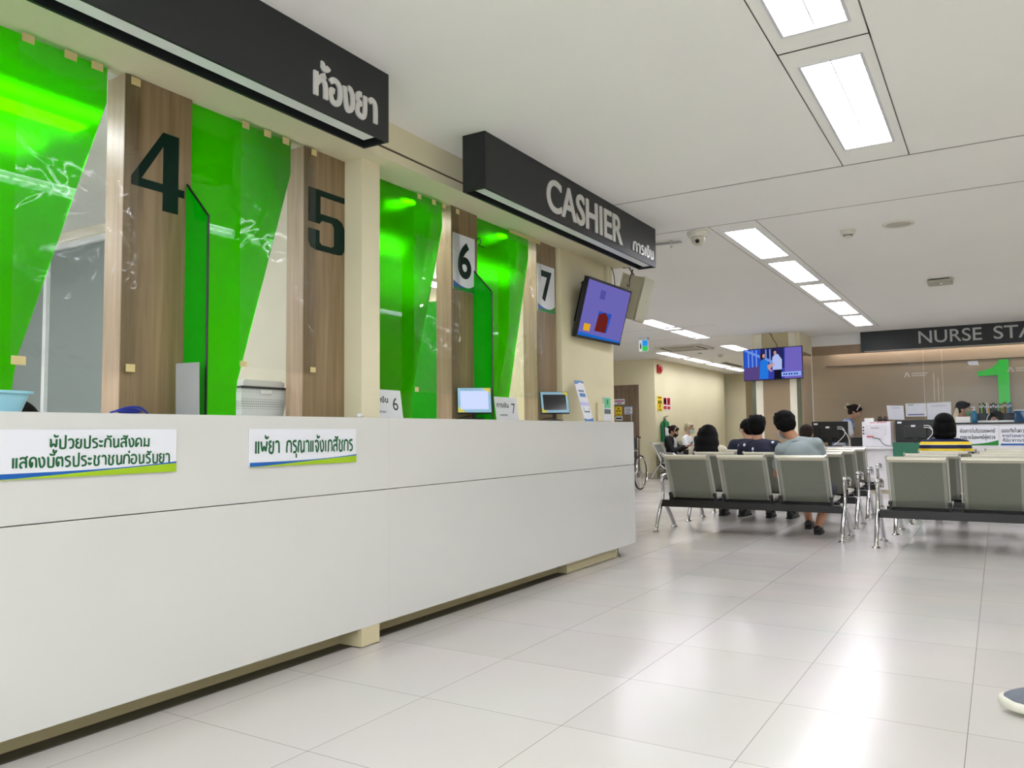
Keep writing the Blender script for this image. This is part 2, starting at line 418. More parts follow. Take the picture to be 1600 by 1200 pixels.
add_row(-5.95, -5.68, [(15.45, 16.85), (17.1, 18.4), (18.7, 20.0), (20.3, 21.6)],
        ['recessed ceiling light beside the air conditioner cassette by the beige corner wall', 'second recessed light of the far row past the beige wall corner',
         'third recessed light of the far row along the beige wall', 'last recessed light of the far row, touching the edge of the wall television'])
CASS = (-5.55, -4.65, 14.3, 15.2)
HOLES = [(a, b, c, d) for a, b, c, d, _ in LAMPS] + [CASS]
G = .006
SEAMS = [(-3.2, 3.3, 5.16-G, 5.16+G), (-2.6, 3.3, 6.13-G, 6.13+G), (-.75-G/2, -.75+G/2, -3, 5.16), (-.385-G/2, -.385+G/2, -3, 5.16),
         (-7.5, -3.6, 11.9-G, 11.9+G), (-7.5, -3.0, 13.4-G, 13.4+G), (-.75, -.385, 3.46-G, 3.46+G), (-1.9-G/2, -1.9+G/2, 6.13, 13.6), (-1.53-G/2, -1.53+G/2, 6.13, 13.6)]
def ceiling():
    hs = HOLES + SEAMS
    xs = sorted({-9.5, 3.4} | {v for h in hs for v in h[:2]}); ys = sorted({-3.2, 26} | {v for h in hs for v in h[2:]})
    mb = MB()
    for x0, x1 in zip(xs, xs[1:]):
        y = None
        for y0, y1 in zip(ys, ys[1:]):
            cx, cy = (x0+x1)/2, (y0+y1)/2
            solid = not any(h[0] < cx < h[1] and h[2] < cy < h[3] for h in hs)
            if solid and y is None: y = y0
            if (not solid) and y is not None: mb.quad([(x0, y, CEIL), (x0, y0, CEIL), (x1, y0, CEIL), (x1, y, CEIL)]); y = None
        if y is not None: mb.quad([(x0, y, CEIL), (x0, ys[-1], CEIL), (x1, ys[-1], CEIL), (x1, y, CEIL)])
    struct('ceiling', mb, CEILM)
    b = MB()
    for x0, x1, y0, y1 in SEAMS: b.box((x0-.05, y0-.05, CEIL+.008), (x1+.05, y1+.05, CEIL+.018))
    struct('trim_1', b, SEAMM)
ceiling()
TRAY = M('troffer_reflector', (215, 216, 220), .3, metal=.3); TUBE = emis('fluorescent_diffuser', (247, 247, 255), LAMP)
LOUV = M('troffer_louvre', (235, 236, 240), .35)
def troffer(x0, x1, y0, y1, label):
    t = T('ceiling_light', label, 'ceiling light', 'recessed ceiling lights')
    z = CEIL; e = .012
    f = MB()
    f.box((x0, y0, z-.004), (x0+e, y1, z+.07)); f.box((x1-e, y0, z-.004), (x1, y1, z+.07))
    f.box((x0+e, y0, z-.004), (x1-e, y0+e, z+.07)); f.box((x0+e, y1-e, z-.004), (x1-e, y1, z+.07)); f.box((x0, y0, z+.07), (x1, y1, z+.08))
    t.part('housing', f, TRAY)
    d = MB(); d.box((x0+e+.002, y0+e+.002, z+.03), (x1-e-.002, y1-e-.002, z+.036)); t.part('diffuser', d, TUBE)
    l = MB(); n = 15
    for i in range(1, n):
        y = y0+(y1-y0)*i/n
        l.box(((x0+x1)/2+.045, y-.002, z+.008), (x1-e-.002, y+.002, z+.028))
    l.box(((x0+x1)/2-.003, y0+e, z+.006), ((x0+x1)/2+.003, y1-e, z+.028))
    t.part('louvre', l, LOUV)
    t.done()
for x0, x1, y0, y1, lab in LAMPS:
    if x0 > 0 or y0 < 1: lab = 'recessed troffer light added out of view for fill'  # troffers beyond the view are added as fill light
    troffer(x0, x1, y0, y1, lab)

# ------------------------------------------------------------------ room shell
struct('light_stop_slab', MB().box((-9.5, -3.2, CEIL+.09), (3.4, 26, CEIL+.2)), SEAMM)  # unseen slab added to stop world light leaking through the ceiling gaps
wr = MB().box((3.2, -3.1, 0), (3.35, 25, CEIL))
struct('wall_right', wr, WALL)
struct('wall_front_side', MB().box((3.2, 24.35, 0), (-9.3, 24.5, CEIL)).box((-9.3, 21.9, 0), (-9.15, 24.4, CEIL)), WALL)
struct('wall_back', MB().box((-2.6, -3.1, 0), (3.2, -2.95, .9)).box((-2.6, -3.1, .9), (-2.2, -2.95, CEIL)).box((2.8, -3.1, .9), (3.2, -2.95, CEIL)).box((-2.2, -3.1, 2.5), (2.8, -2.95, CEIL)), WALL)  # unseen wall; window opening added to brighten counter and ceiling
struct('wall_front', MB().box((-3.3, 15.9, 0), (3.2, 16.05, CEIL)), M('beige_stone_laminate', (176, 158, 134), .22, var=.07, scale=1.1, stretch=(.5, 1, 2.5)))
# left side corridor: wall with the door, jutting wall block and the far walls
struct('wall_left', MB().box((-9.3, 16.66, 0), (-6.45, 21.9, CEIL)), WALL)
struct('wall_far', MB().box((-9.3, 22.6, 0), (-6.05, 24.5, CEIL)).box((-6.05, 24.2, 0), (-3.15, 24.35, CEIL)), WALL)
struct('wall_corridor', MB().box((-9.3, 6.3, 0), (-9.15, 16.66, CEIL)).box((-3.3, 16.05, 0), (-3.15, 24.2, CEIL)), WALL)
struct('baseboard_left', MB().box((-9.1, 16.635, 0), (-6.425, 16.66, .1)).box((-6.45, 16.66, 0), (-6.425, 21.9, .1)), M('grey_beige_skirting', (196, 186, 160), .45))
# pharmacy block
struct('wall_pier', MB().box((-3.0, 5.35, 0), (-2.81, 6.30, 2.42)), WALL)
struct('wall_end', MB().box((-7.2, 6.2, 0), (-3.0, 6.3, CEIL)), WALL)
struct('wall_pharmacy', MB().box((-7.2, -3.1, 0), (-7.05, 6.2, CEIL)).box((-7.05, -3.1, 0), (-2.6, -2.95, CEIL)), WHITEP)
struct('trim_2', MB().box((-2.89, -2.95, 2.42), (-2.63, 6.32, 2.47)).box((-2.89, -2.95, 2.483), (-2.63, 6.32, CEIL)).box((-2.89, -2.95, 2.465), (-2.642, 6.315, 2.49)), FASCIA)
struct('trim_3', MB().box((-2.643, -2.95, 2.469), (-2.636, 6.318, 2.484)), M('dark_groove', (88, 78, 66), .7))
struct('ceiling_pharmacy', MB().box((-7.05, -2.95, 2.42), (-2.89, 6.2, 2.5)), WHITEP)
struct('column_beige', MB().box((-2.99, 3.023, 1.09), (-2.723, 3.16, 2.42)), FASCIA)
part = MB()
part.box((-4.25, 3.045, 0), (-2.99, 3.14, 2.4195)); part.box((-7.05, 3.045, 2.36), (-4.25, 3.14, 2.4195)); part.box((-7.05, 3.045, 0), (-4.25, 3.14, .85))
struct('wall_partition', part, M('warm_white_paint', (236, 228, 210), .5, var=.02))
struct('window_1', MB().box((-7.0, 3.085, .89), (-4.29, 3.095, 2.32)), GLASSB)
fr = MB()
for x in (-7.05, -5.74, -4.29): fr.box((x, 3.06, .85), (x+.04, 3.12, 2.36))
fr.box((-7.05, 3.06, 2.32), (-4.25, 3.12, 2.36)); fr.box((-7.05, 3.06, .85), (-4.25, 3.12, .89))
struct('window_2', fr, M('white_window_frame', (232, 234, 236), .35))
PL = emis('pharmacy_tube', (250, 252, 255), 52.0); PLN = emis('window_tube', (250, 252, 255), 26.0); DL = emis('downlight', (255, 252, 240), 70)
for i, (a, b) in enumerate(((.7, 2.0), (-1.4, -.1))):
    for x in (-3.45, -5.2):
        t = T('batten_light', 'long tube light on the pharmacy ceiling behind the green glass', 'ceiling light', 'pharmacy ceiling lights')
        t.part('body', MB().box((x-.06, a, 2.39), (x+.06, b, 2.4198)), WHITEP); t.part('diffuser', MB().box((x-.05, a+.02, 2.375), (x+.05, b-.02, 2.3898)), PLN if x > -4 else PL); t.done()
for x, y, lab in ((-3.085, 3.726, 'left of number 6'), (-3.06, 4.75, 'between numbers 6 and 7')):
    t = T('downlight', 'round ceiling downlight glowing through the green pane %s' % lab, 'ceiling light')
    t.part('rim', MB().lathe([(.06, 0), (.075, 0), (.075, .012), (.06, .012)], (x-.0, y, 2.4075), ring=True), WHITEP, smooth=True)
    t.part('lamp', MB().lathe([(.058, 0), (.058, .004)], (x, y, 2.409)), DL); t.done()
for x, a in ((-4.4, 3.6), (-4.4, 5.0)):  # unseen tubes added to brighten the dark cashier room
    t = T('batten_light', 'long tube light added to brighten the cashier room behind the green glass', 'ceiling light', 'added cashier room lights')
    t.part('body', MB().box((x-.06, a, 2.39), (x+.06, a+1, 2.4198)), WHITEP); t.part('diffuser', MB().box((x-.05, a+.02, 2.375), (x+.05, a+.98, 2.3898)), PL); t.done()

# ------------------------------------------------------------------ counter
XC = -2.61
t = T('service_counter', 'long white glossy service counter under the green windows', 'counter')
def front(y0, y1, z0, z1): return MB().box((XC-.02, y0, z0), (XC, y1, z1), .0003, 1)
g = .0003
for y0, y1 in ((-2.4, .02), (.02, 3.095), (3.095, 6.24)):
    t.part('front_panel', front(y0+g, y1-g, .092, .735-g), COUNT); t.part('front_panel', front(y0+g, y1-g, .738+g, 1.09), COUNT)
t.part('countertop', MB().box((-2.8085, -2.4, 1.055), (XC-.0205, 6.24, 1.0895), .003).box((-3.25, -2.4, 1.055), (-2.8085, 3.04, 1.0895)).box((-3.25, 3.145, 1.055), (-2.8085, 5.345, 1.0895)).box((-2.98, 3.04, 1.055), (-2.8085, 3.145, 1.0895)), COUNT)
t.part('end_panel', MB().box((-2.80, 6.22, .092), (XC-.0205, 6.2395, 1.054)), COUNT)
t.part('back_panel', MB().box((-2.775, -2.4, 0), (-2.755, 5.985, 1.05)), PLINTH)
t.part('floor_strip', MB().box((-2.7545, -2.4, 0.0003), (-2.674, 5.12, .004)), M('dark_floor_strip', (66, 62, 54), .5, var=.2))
for x, y0, y1 in ((-2.611, 2.90, 3.03), (-2.674, 5.125, 5.985), (-2.611, -.4, -.27)): t.part('plinth_block', MB().box((-2.7545, y0, 0.0045), (x, y1, .0915), .002), PLINTH)
t.part('end_trim', MB().tube([(-2.664, 5.987, .075), (-2.66, 5.995, .03), (-2.65, 6.0, .004)], .003, 6), BLACK)
t.done()

# wooden posts between the windows
for y0, y1, lab in ((.45, .75, 'wood laminate post outside the photo'), (1.805, 2.105, 'wood laminate post with the big angular dark green figure four'), (2.74, 3.022, 'wood laminate post beside the cream column with figure five'),
                    (3.965, 4.25, 'wood laminate post bearing the plate of cashier six'), (5.03, 5.318, 'wood laminate post bearing the plate of cashier seven')):
    t = T('window_post', lab, 'post')
    t.part('core', MB().box((-2.96, y0+.003, 1.09), (-2.846, y1, 2.4195)), WOODL)
    t.part('facing', MB().box((-2.8458, y0, 1.09), (-2.84, y1, 2.4195), .0008, 1), WOOD); t.done()
# big numerals stuck on posts
def poly_digit(name, polys, y0, y1, z0, z1, label):
    mb = MB()
    for p in polys: mb.prism(p, (-2.8385, y0, z0), YP*(y1-y0), ZP*(z1-z0), (-.0013, 0, 0))
    return solo(name, mb, DKGREEN, label, 'number sign')
poly_digit('number_sign', [[(.58, 0), (.88, 0), (.88, 1), (.57, 1), (.58, .82)], [(0, .23), (.58, .23), (.58, .34), (0, .34)], [(.88, .23), (1, .23), (1, .33), (.88, .33)],
    [(0, .34), (.18, .34), (.58, .82), (.57, 1)]], 1.836, 2.072, 1.915, 2.236, 'big dark green numeral 4 stuck on the wood post')
poly_digit('number_sign', [[(0, .44), (.3, .44), (.32, .61), (.32, .9), (1, .9), (1, 1), (0, 1)], [(.3, .44), (.36, .5), (.64, .5), (.7, .44), (1, .46), (.93, .56), (.8, .61), (.32, .61)],
    [(.7, .44), (.7, .14), (.64, .1), (.82, 0), (.93, .02), (1, .1), (1, .46)], [(0, .33), (0, .12), (.06, .03), (.2, 0), (.82, 0), (.64, .1), (.36, .1), (.3, .14), (.3, .33)]],
    2.768, 3.02, 1.92, 2.226, 'big blocky dark green numeral 5 stuck on the wood post')
def plate(y0, y1, z0, z1, ch, label):
    t = T('number_plate', label, 'number plate'); x = -2.8385
    t.part('board', MB().box((x-.0014, y0, z0), (x+.004, y1, z1), .0008, 1), SIGNW)
    N = 14; h = (z1-z0)
    crv = [(i/N, .07+.09*((i/N-.6)/.6)**2*(1 if i/N < .6 else 2.2)) for i in range(N+1)]
    t.part('green_wave', MB().prism([(0, 0), (1, 0)]+crv[::-1], (x+.004, y0, z0), YP*(y1-y0), ZP*h, (.0006, 0, 0)), SIGNG)
    cb = [(a, b+.0) for a, b in crv[:9]]
    t.part('blue_wave', MB().prism([(0, .045), (.5, .06)]+cb[::-1], (x+.0047, y0, z0), YP*(y1-y0), ZP*h, (.0004, 0, 0)), SIGNB)
    t.part('numeral', latin_mb(ch, (x+.0042, y0+(y1-y0)*.2, z0+h*.22), YP, ZP, (y1-y0)*.62, h*.66, (.001, 0, 0), .03), DKGREEN); t.done()
plate(3.975, 4.215, 1.90, 2.255, '6', 'white plate with dark numeral six, left of its twin')
plate(5.032, 5.293, 1.90, 2.25, '7', 'white plate with dark numeral seven, by the television pier')

# green window panes (cut on the slant) and the clear film taped over each gap
def pane(pts, label):
    solo('acrylic_screen', MB().prism(pts, (-2.866, 0, 0), YP, ZP, (-.006, 0, 0)), GREEN, label, 'glass panel', 'slanted green window panes')
pane([(.755, 1.091), (1.43, 1.091), (1.43, 1.148), (1.436, 1.22), (1.446, 1.285), (1.746, 2.286), (1.746, 2.4195), (.755, 2.4195)], 'slanted bright green pane at the far left, beside post 4')
pane([(2.11, 1.091), (2.369, 1.091), (2.369, 1.20), (2.375, 1.25), (2.39, 1.30), (2.676, 2.263), (2.676, 2.4195), (2.11, 2.4195)], 'slanted bright green pane between posts 4 and 5')
pane([(3.162, 1.091), (3.605, 1.091), (3.607, 1.2), (3.612, 1.25), (3.625, 1.30), (3.905, 2.272), (3.905, 2.4195), (3.162, 2.4195)], 'slanted dark green pane left of number 6')
pane([(4.255, 1.091), (4.665, 1.091), (4.667, 1.2), (4.673, 1.27), (4.955, 2.279), (4.955, 2.4195), (4.255, 2.4195)], 'slanted green pane between numbers 6 and 7')
def film(y0, y1, z0, z1, seed, label, tapes):
    t = T('plastic_film', label, 'plastic sheet', 'clear films taped over the windows')
    def fn(u, v):
        y = y0+(y1-y0)*u; z = z0+(z1-z0)*v
        a = noise.noise(Vector((u*1.6+seed, v*2.4, seed)))*.010 + noise.noise(Vector((u*5+seed, v*9, seed+4)))*.0035*math.sin(PI*min(1, v*1.02))
        return (-2.822+a*(.15+.85*math.sin(PI*u)), y, z)
    t.part('film', MB().grid(fn, 26, 60), FILM, smooth='all')
    for a, b, c, d in tapes: t.part('tape', MB().box((-2.8185, a, c), (-2.817, b, d)), TAPE)
    t.done()
film(1.40, 1.855, 1.255, 2.405, 1.3, 'clear plastic film over the leftmost gap beside number 4', [(1.408, 1.45, 2.375, 2.405), (1.555, 1.6, 2.375, 2.405), (1.655, 1.7, 2.375, 2.405), (1.815, 1.853, 2.375, 2.405), (1.402, 1.45, 1.255, 1.285), (1.815, 1.852, 1.256, 1.285)])
film(2.345, 2.80, 1.31, 2.41, 4.7, 'clear plastic film over the gap left of number 5', [(2.347, 2.385, 2.378, 2.41), (2.47, 2.51, 2.378, 2.41), (2.58, 2.62, 2.378, 2.41), (2.765, 2.8, 2.378, 2.41), (2.347, 2.385, 1.31, 1.335), (2.765, 2.8, 1.31, 1.335)])
film(3.57, 4.03, 1.248, 2.40, 9.1, 'clear wrinkled plastic film hanging beside number 6', [(3.60, 3.635, 2.37, 2.40), (3.74, 3.775, 2.37, 2.40), (3.84, 3.875, 2.37, 2.40), (3.985, 4.02, 2.37, 2.40), (3.572, 3.605, 1.248, 1.275)])
film(4.61, 5.065, 1.255, 2.41, 13.2, 'clear wrinkled plastic film hanging beside number 7', [(4.615, 5.05, 2.385, 2.41)])
# green dividers standing out from posts
def fin(y, label):
    t = T('counter_divider', label, 'divider')
    t.part('panel', MB().prism([(-2.8395, 1.0905), (-2.702, 1.0905), (-2.702, 1.90), (-2.8395, 2.05)], (0, y-.004, 0), XP, ZP, (0, .008, 0)), GREENF)
    t.part('edge', MB().tube([(-2.7015, y, 1.0905), (-2.7015, y, 1.90), (-2.8395, y, 2.0505)], .0055, 6), M('black_edge_trim', (8, 20, 12), .4)); t.done()
fin(2.085, 'deep green acrylic divider fin standing on the counter by post 4'); fin(4.205, 'deep green acrylic divider fin standing on the counter by number 6')
solo('counter_partition', MB().box((-3.6, 4.05, 1.09), (-2.99, 4.062, 1.85)), GREENF, 'green acrylic partition inside the cashier booth behind number 6', 'divider')

# hanging sign boxes
def sign_box(y0, y1, label, ends):
    t = T('hanging_sign', label, 'sign'); xf, xb, zb = -2.275, -2.42, 2.308
    mb = MB()
    mb.box((xf-.012, y0, zb), (xf, y1, CEIL-.001)); mb.box((xb, y0, zb), (xb+.012, y1, CEIL-.001))
    mb.box((xb+.012, y0, zb), (xf-.012, y0+.012, CEIL-.001)); mb.box((xb+.012, y1-.012, zb), (xf-.012, y1, CEIL-.001))
    mb.box((xb+.012, y0+.012, zb+.035), (xf-.012, y1-.012, zb+.05))
    t.part('box', mb, DGREY)
    t.part('light_strip', MB().box((xf-.08, y0+.02, zb+.004), (xf-.0125, y1-.075, zb+.0345)), STRIPW)
    t.part('letters', ends[0], LETTER)
    for e in ends[1:]: t.part('letters', e, LETTER)
    t.done()
sign_box(-.4, 2.70, 'dark grey hanging sign with Thai pharmacy lettering above windows 4 and 5', [thai_mb('ห้องยา', (-2.2752, 2.24, 2.362), YP, ZP, .375, .098, (.008, 0, 0), .24)])
sign_box(3.487, 5.96, 'dark grey hanging sign reading CASHIER above windows 6 and 7', [latin_mb('CASHIER', (-2.2752, 4.16, 2.352), YP, ZP, 1.13, .205, (.008, 0, 0), .016),
    thai_mb('การเงิน', (-2.2752, 5.487, 2.358), YP, ZP, .405, .068, (.008, 0, 0), .2)])
# white notice boards screwed to counter front
def board(y0, label, lines):
    y1 = y0+.63; z0, z1 = .879, 1.035
    t = T('notice_board', label, 'sign')
    t.part('board', MB().box((XC+.0003, y0, z0), (XC+.008, y1, z1), .001, 1), SIGNW)
    N = 20; x = XC+.0082
    c = [(i/N, .12+.12*(i/N)**3) for i in range(N+1)]; lo = [(i/N, .0+.0) for i in range(N+1)]
    mid = [(i/N, min(.108+.115*(i/N)**3, .004+.20*max(0, i/N-.08)+.01)) for i in range(N+1)]
    t.part('lime_band', MB().prism([(1, 0), (0, 0)]+mid, (x, y0, z0), YP*.63, ZP*.157, (.0006, 0, 0)), SIGNL)
    t.part('blue_band', MB().prism(mid[::-1]+c, (x+.0001, y0, z0), YP*.63, ZP*.157, (.0006, 0, 0)), SIGNB)
    for s, y, z, w, h in lines: t.part('lettering', thai_mb(s, (x, y, z), YP, ZP, w, h, (.001, 0, 0), .2), TXTG)
    t.done()
board(1.253, 'wide white notice board with two lines of green Thai text on the counter', [('ผู้ป่วยประกันสังคม', 1.417, .973, .355, .030), ('แสดงบัตรประชาชนก่อนรับยา', 1.305, .914, .55, .032)])
board(2.222, 'white notice board with one line of green Thai text on the counter', [('แพ้ยา', 2.247, .934, .132, .050), ('กรุณาแจ้งเภสัชกร', 2.416, .934, .411, .050)])

t = T('cable_clip', 'tiny black wire twisted at the top right of the number 6 post', 'cable clip'); t.part('wire', MB().tube(spline([(-2.838, 4.23, 2.25), (-2.825, 4.25, 2.27), (-2.82, 4.262, 2.245), (-2.835, 4.255, 2.225), (-2.81, 4.29, 2.215)]), .003, 6), BLACK); t.done()

# ------------------------------------------------------------------ things on and around the counter
def frame_axes(yaw, tilt):
    """facing direction n, right (seen from the front) and up for a screen"""
    m = Matrix.Rotation(yaw, 3, 'Z') @ Matrix.Rotation(tilt, 3, 'Y')
    return m @ XP, m @ YP, m @ ZP
# wall television on the pier
def television():
    t = T('television', 'tilted wall television with a lilac picture at the end of the green windows', 'television')
    n, r, u = frame_axes(math.radians(-.9), math.radians(14.8)); c = Vector((-2.69, 5.89, 1.975)); w, h = .775, .438
    b = MB(); b.obox(c-n*.02, r*(w+.028), u*(h+.032), n*.034, .004); b.obox(c-n*.058+u*.03, r*.62, u*.3, n*.06, .02)
    t.part('casing', b, BLACK)
    t.part('screen', MB().obox(c-n*.0012, r*w, u*h, n*.001), emis('lilac_screen', (118, 112, 196), .66))
    p = lambda x, y: c+r*((x-.5)*w)+u*((y-.5)*h)
    def patch(nm, poly, col, e, k):
        q = MB(); q.prism([(a-.5, b_-.5) for a, b_ in poly], c+n*(.0001*k), r*w, u*h, n*.0002); t.part(nm, q, emis('screen_'+nm, col, e), t.o[1])
    patch('picture_patch', [(.32, .0), (.62, .0), (.62, .62), (.32, .62)][::1] and [(.35, .13), (.62, .13), (.66, .5), (.35, .5)], (40, 90, 200), .7, 1)
    patch('picture_block', [(.34, .13), (.6, .13), (.6, .42), (.5, .5), (.36, .44)], (120, 40, 36), .6, 2)
    patch('picture_square', [(.09, .1), (.23, .1), (.23, .23), (.09, .23)], (226, 168, 40), .8, 1)
    patch('picture_bar', [(0, 0), (1, 0), (1, .035), (0, .06)], (30, 110, 210), .7, 1)
    patch('picture_shape', [(.3, .72), (.42, .72), (.42, .88), (.3, .88)], (92, 84, 170), .7, 1)
    k = MB(); k.box((-2.809, 5.75, 1.84), (-2.80, 6.05, 2.1)); k.obox(Vector((-2.77, 5.89, 2.0)), XP*.06, YP*.08, ZP*.08); t.part('wall_bracket', k, BLACKM)
    t.done()
television()
def speaker():
    t = T('loudspeaker', 'beige box loudspeaker hanging beside the tilted television', 'speaker')
    n, r, u = frame_axes(0, math.radians(16)); c = Vector((-2.70, 6.55, 2.185))
    b = MB(); b.obox(c-n*.02, r*.215, u*.375, n*.2, .01); t.part('cabinet', b, M('beige_speaker_paint', (180, 176, 152), .45))
    t.part('grille', MB().obox(c+n*.088, r*.21, u*.37, n*.008, .003), M('speaker_grille_paint', (176, 173, 152), .6, bump=.3, scale=300))
    t.part('badge', MB().obox(c+n*.0925+r*.03-u*.01, r*.012, u*.008, n*.001), BLACK)
    k = MB(); k.tube([c+u*.18-n*.05, c+u*.18-n*.05+Vector((-.0, -.13, .07)), (-2.70, 6.30, 2.419)], .008, 8); t.part('bracket', k, M('grey_bracket', (120, 118, 108), .4, metal=.6))
    t.done()
speaker()
t = T('cable_duct', 'beige cable duct with a dark looping cable at the pier top', 'cable duct')
t.part('duct', MB().box((-2.8095, 6.15, 2.0), (-2.785, 6.19, 2.4195), .002), FASCIA)
t.part('cable', MB().tube(spline([(-2.78, 6.23, 2.418), (-2.775, 6.26, 2.36), (-2.775, 6.28, 2.28), (-2.78, 6.27, 2.2), (-2.79, 6.2, 2.1)]), .004, 6), BLACK); t.done()
solo('cable', MB().tube(spline([(-2.46, 5.93, 2.31), (-2.52, 6.0, 2.24), (-2.56, 6.1, 2.225), (-2.62, 6.2, 2.23), (-2.66, 6.28, 2.27)]), .005, 6), BLACK, 'black cable drooping from the CASHIER sign behind the television', 'cable')
# blue basin
def basin():
    t = T('plastic_basin', 'pale blue plastic basin on the counter at the left edge of the photo', 'basin')
    m = M('pale_blue_plastic', (150, 205, 222), .3, var=.03)
    b = MB(); N = 40
    def ring(rx, ry, z): return [b.b.verts.new(Vector((-2.725+rx*math.copysign(abs(math.cos(a))**.5, math.cos(a)), 1.285+ry*math.copysign(abs(math.sin(a))**.5, math.sin(a)), z))) for a in (2*PI*j/N for j in range(N))]
    R = [ring(.06, .092, 1.091), ring(.074, .112, 1.148), ring(.084, .124, 1.150), ring(.084, .124, 1.158), ring(.071, .108, 1.158), ring(.058, .088, 1.096)]
    for A, B in zip(R, R[1:]):
        for j in range(N): b.b.faces.new((A[j], A[(j+1) % N], B[(j+1) % N], B[j]))
    b.b.faces.new(R[0][::-1]); b.b.faces.new(R[-1])
    t.part('tub', b, m, smooth=True); t.done()
basin()
t = T('blue_case', 'small dark blue item with a looped strap lying on the counter by post 4', 'case'); BL = M('navy_blue_plastic', (26, 44, 150), .3)
t.part('body', evaluated(MB().ball((-2.73, 1.765, 1.104), (.03, .045, .013), 20), []), BL, smooth=True) if False else t.part('body', MB().ball((-2.73, 1.775, 1.103), (.03, .05, .013), 20), BL, smooth=True)
t.part('strap', MB().tube(spline([(-2.70, 1.83, 1.094), (-2.69, 1.79, 1.115), (-2.69, 1.74, 1.114), (-2.70, 1.70, 1.1), (-2.705, 1.685, 1.095)]), .004, 6), BL, smooth=True); t.done()
solo('grey_board', MB().obox(Vector((-2.695, 1.995, 1.192)), Vector((.115, .018, 0)), Vector((-.0015, .0055, 0)), Vector((-.004, 0, .205)), .0008), M('grey_board_paint', (158, 160, 160), .5), 'blank grey board standing upright on the counter before the green divider', 'board')
def basket():
    t = T('plastic_basket', 'white perforated plastic basket with a dark rim behind the green pane', 'basket')
    m = bpy.data.materials.new('white_perforated_plastic'); m.use_nodes = True; n = m.node_tree; b = n.nodes['Principled BSDF']; b.inputs['Roughness'].default_value = .35
    tc = nd(n, 'ShaderNodeTexCoord'); mp = nd(n, 'ShaderNodeMapping'); mp.inputs['Scale'].default_value = (90, 90, 90); n.links.new(tc.outputs['Object'], mp.inputs[0])
    vo = nd(n, 'ShaderNodeTexVoronoi'); vo.inputs['Randomness'].default_value = 0; vo.inputs['Scale'].default_value = 1; n.links.new(mp.outputs[0], vo.inputs[0])
    cr = nd(n, 'ShaderNodeValToRGB'); cr.color_ramp.interpolation = 'CONSTANT'; cr.color_ramp.elements[0].color = (*lin((160, 168, 166)), 1); cr.color_ramp.elements[1].position = .36; cr.color_ramp.elements[1].color = (*lin((226, 230, 230)), 1)
    n.links.new(vo.outputs[0], cr.inputs[0]); n.links.new(cr.outputs[0], b.inputs[0])
    bm = MB(); x0, x1, y0, y1, z0, z1 = -3.19, -2.99, 2.50, 2.79, 1.091, 1.235; e = .02; w = .003
    def wall(a, b_, c, d): bm.quad([a, b_, c, d])
    for s in (0, w):
        P = [(x0+e+s, y0+e+s, z0+s), (x1-e-s, y0+e+s, z0+s), (x1-e-s, y1-e-s, z0+s), (x0+e+s, y1-e-s, z0+s)]; Q = [(x0+s, y0+s, z1), (x1-s, y0+s, z1), (x1-s, y1-s, z1), (x0+s, y1-s, z1)]
        for i in range(4): bm.quad([P[i], P[(i+1) % 4], Q[(i+1) % 4], Q[i]])
        bm.quad(P)
    t.part('tub', bm, m)
    t.part('rim', MB().tube([(x0, y0, z1), (x1, y0, z1), (x1, y1, z1), (x0, y1, z1)], .006, 8, closed=True), M('dark_rim', (50, 52, 54), .4))
    t.part('handle', MB().box((x1+.001, 2.61, 1.205), (x1+.006, 2.68, 1.225), .003), M('white_label_plastic', (236, 238, 240), .3))
    t.done()
basket()
solo('paper_stack', MB().box((-3.17, 2.52, 1.24), (-3.0, 2.77, 1.265)).box((-3.165, 2.53, 1.2652), (-3.005, 2.76, 1.272)), WHITEP, 'stack of white papers lying on the perforated basket', 'papers')
# table stands with counter numbers
def stand(y0, y1, num, label):
    t = T('counter_number_stand', label, 'sign stand'); x = -2.80
    bm = MB(); bm.prism([(0, 1.0905), (.005, 1.0905), (-.018, 1.248), (-.021, 1.248)], (x, y0, 0), XP, ZP, YP*(y1-y0)); bm.box((x-.06, y0, 1.0905), (x, y1, 1.093))
    t.part('card', bm, M('white_card', (226, 228, 232), .3))
    o = Vector((x+.0052, y0, 1.0905)); u = Vector((-.023, 0, .1575)); n = Vector((1, 0, .146)).normalized()*.0008; w = y1-y0
    t.part('number', latin_mb(num, o+YP*(w*.72)+u*.3, YP, u.normalized(), w*.16, .07, n, .0), INK)
    t.part('lettering', thai_mb('การเงิน', o+YP*(w*.07)+u*.56, YP, u.normalized(), w*.52, .024, n, .2), INK)
    t.part('small_lettering', latin_mb('cashier', o+YP*(w*.16)+u*.2, YP, u.normalized(), w*.36, .016, n), INK); t.done()
stand(3.165, 3.44, '6', 'white counter card reading 6, half hidden behind the cream column'); stand(4.40, 4.685, '7', 'white counter card reading 7 standing between the two small monitors')
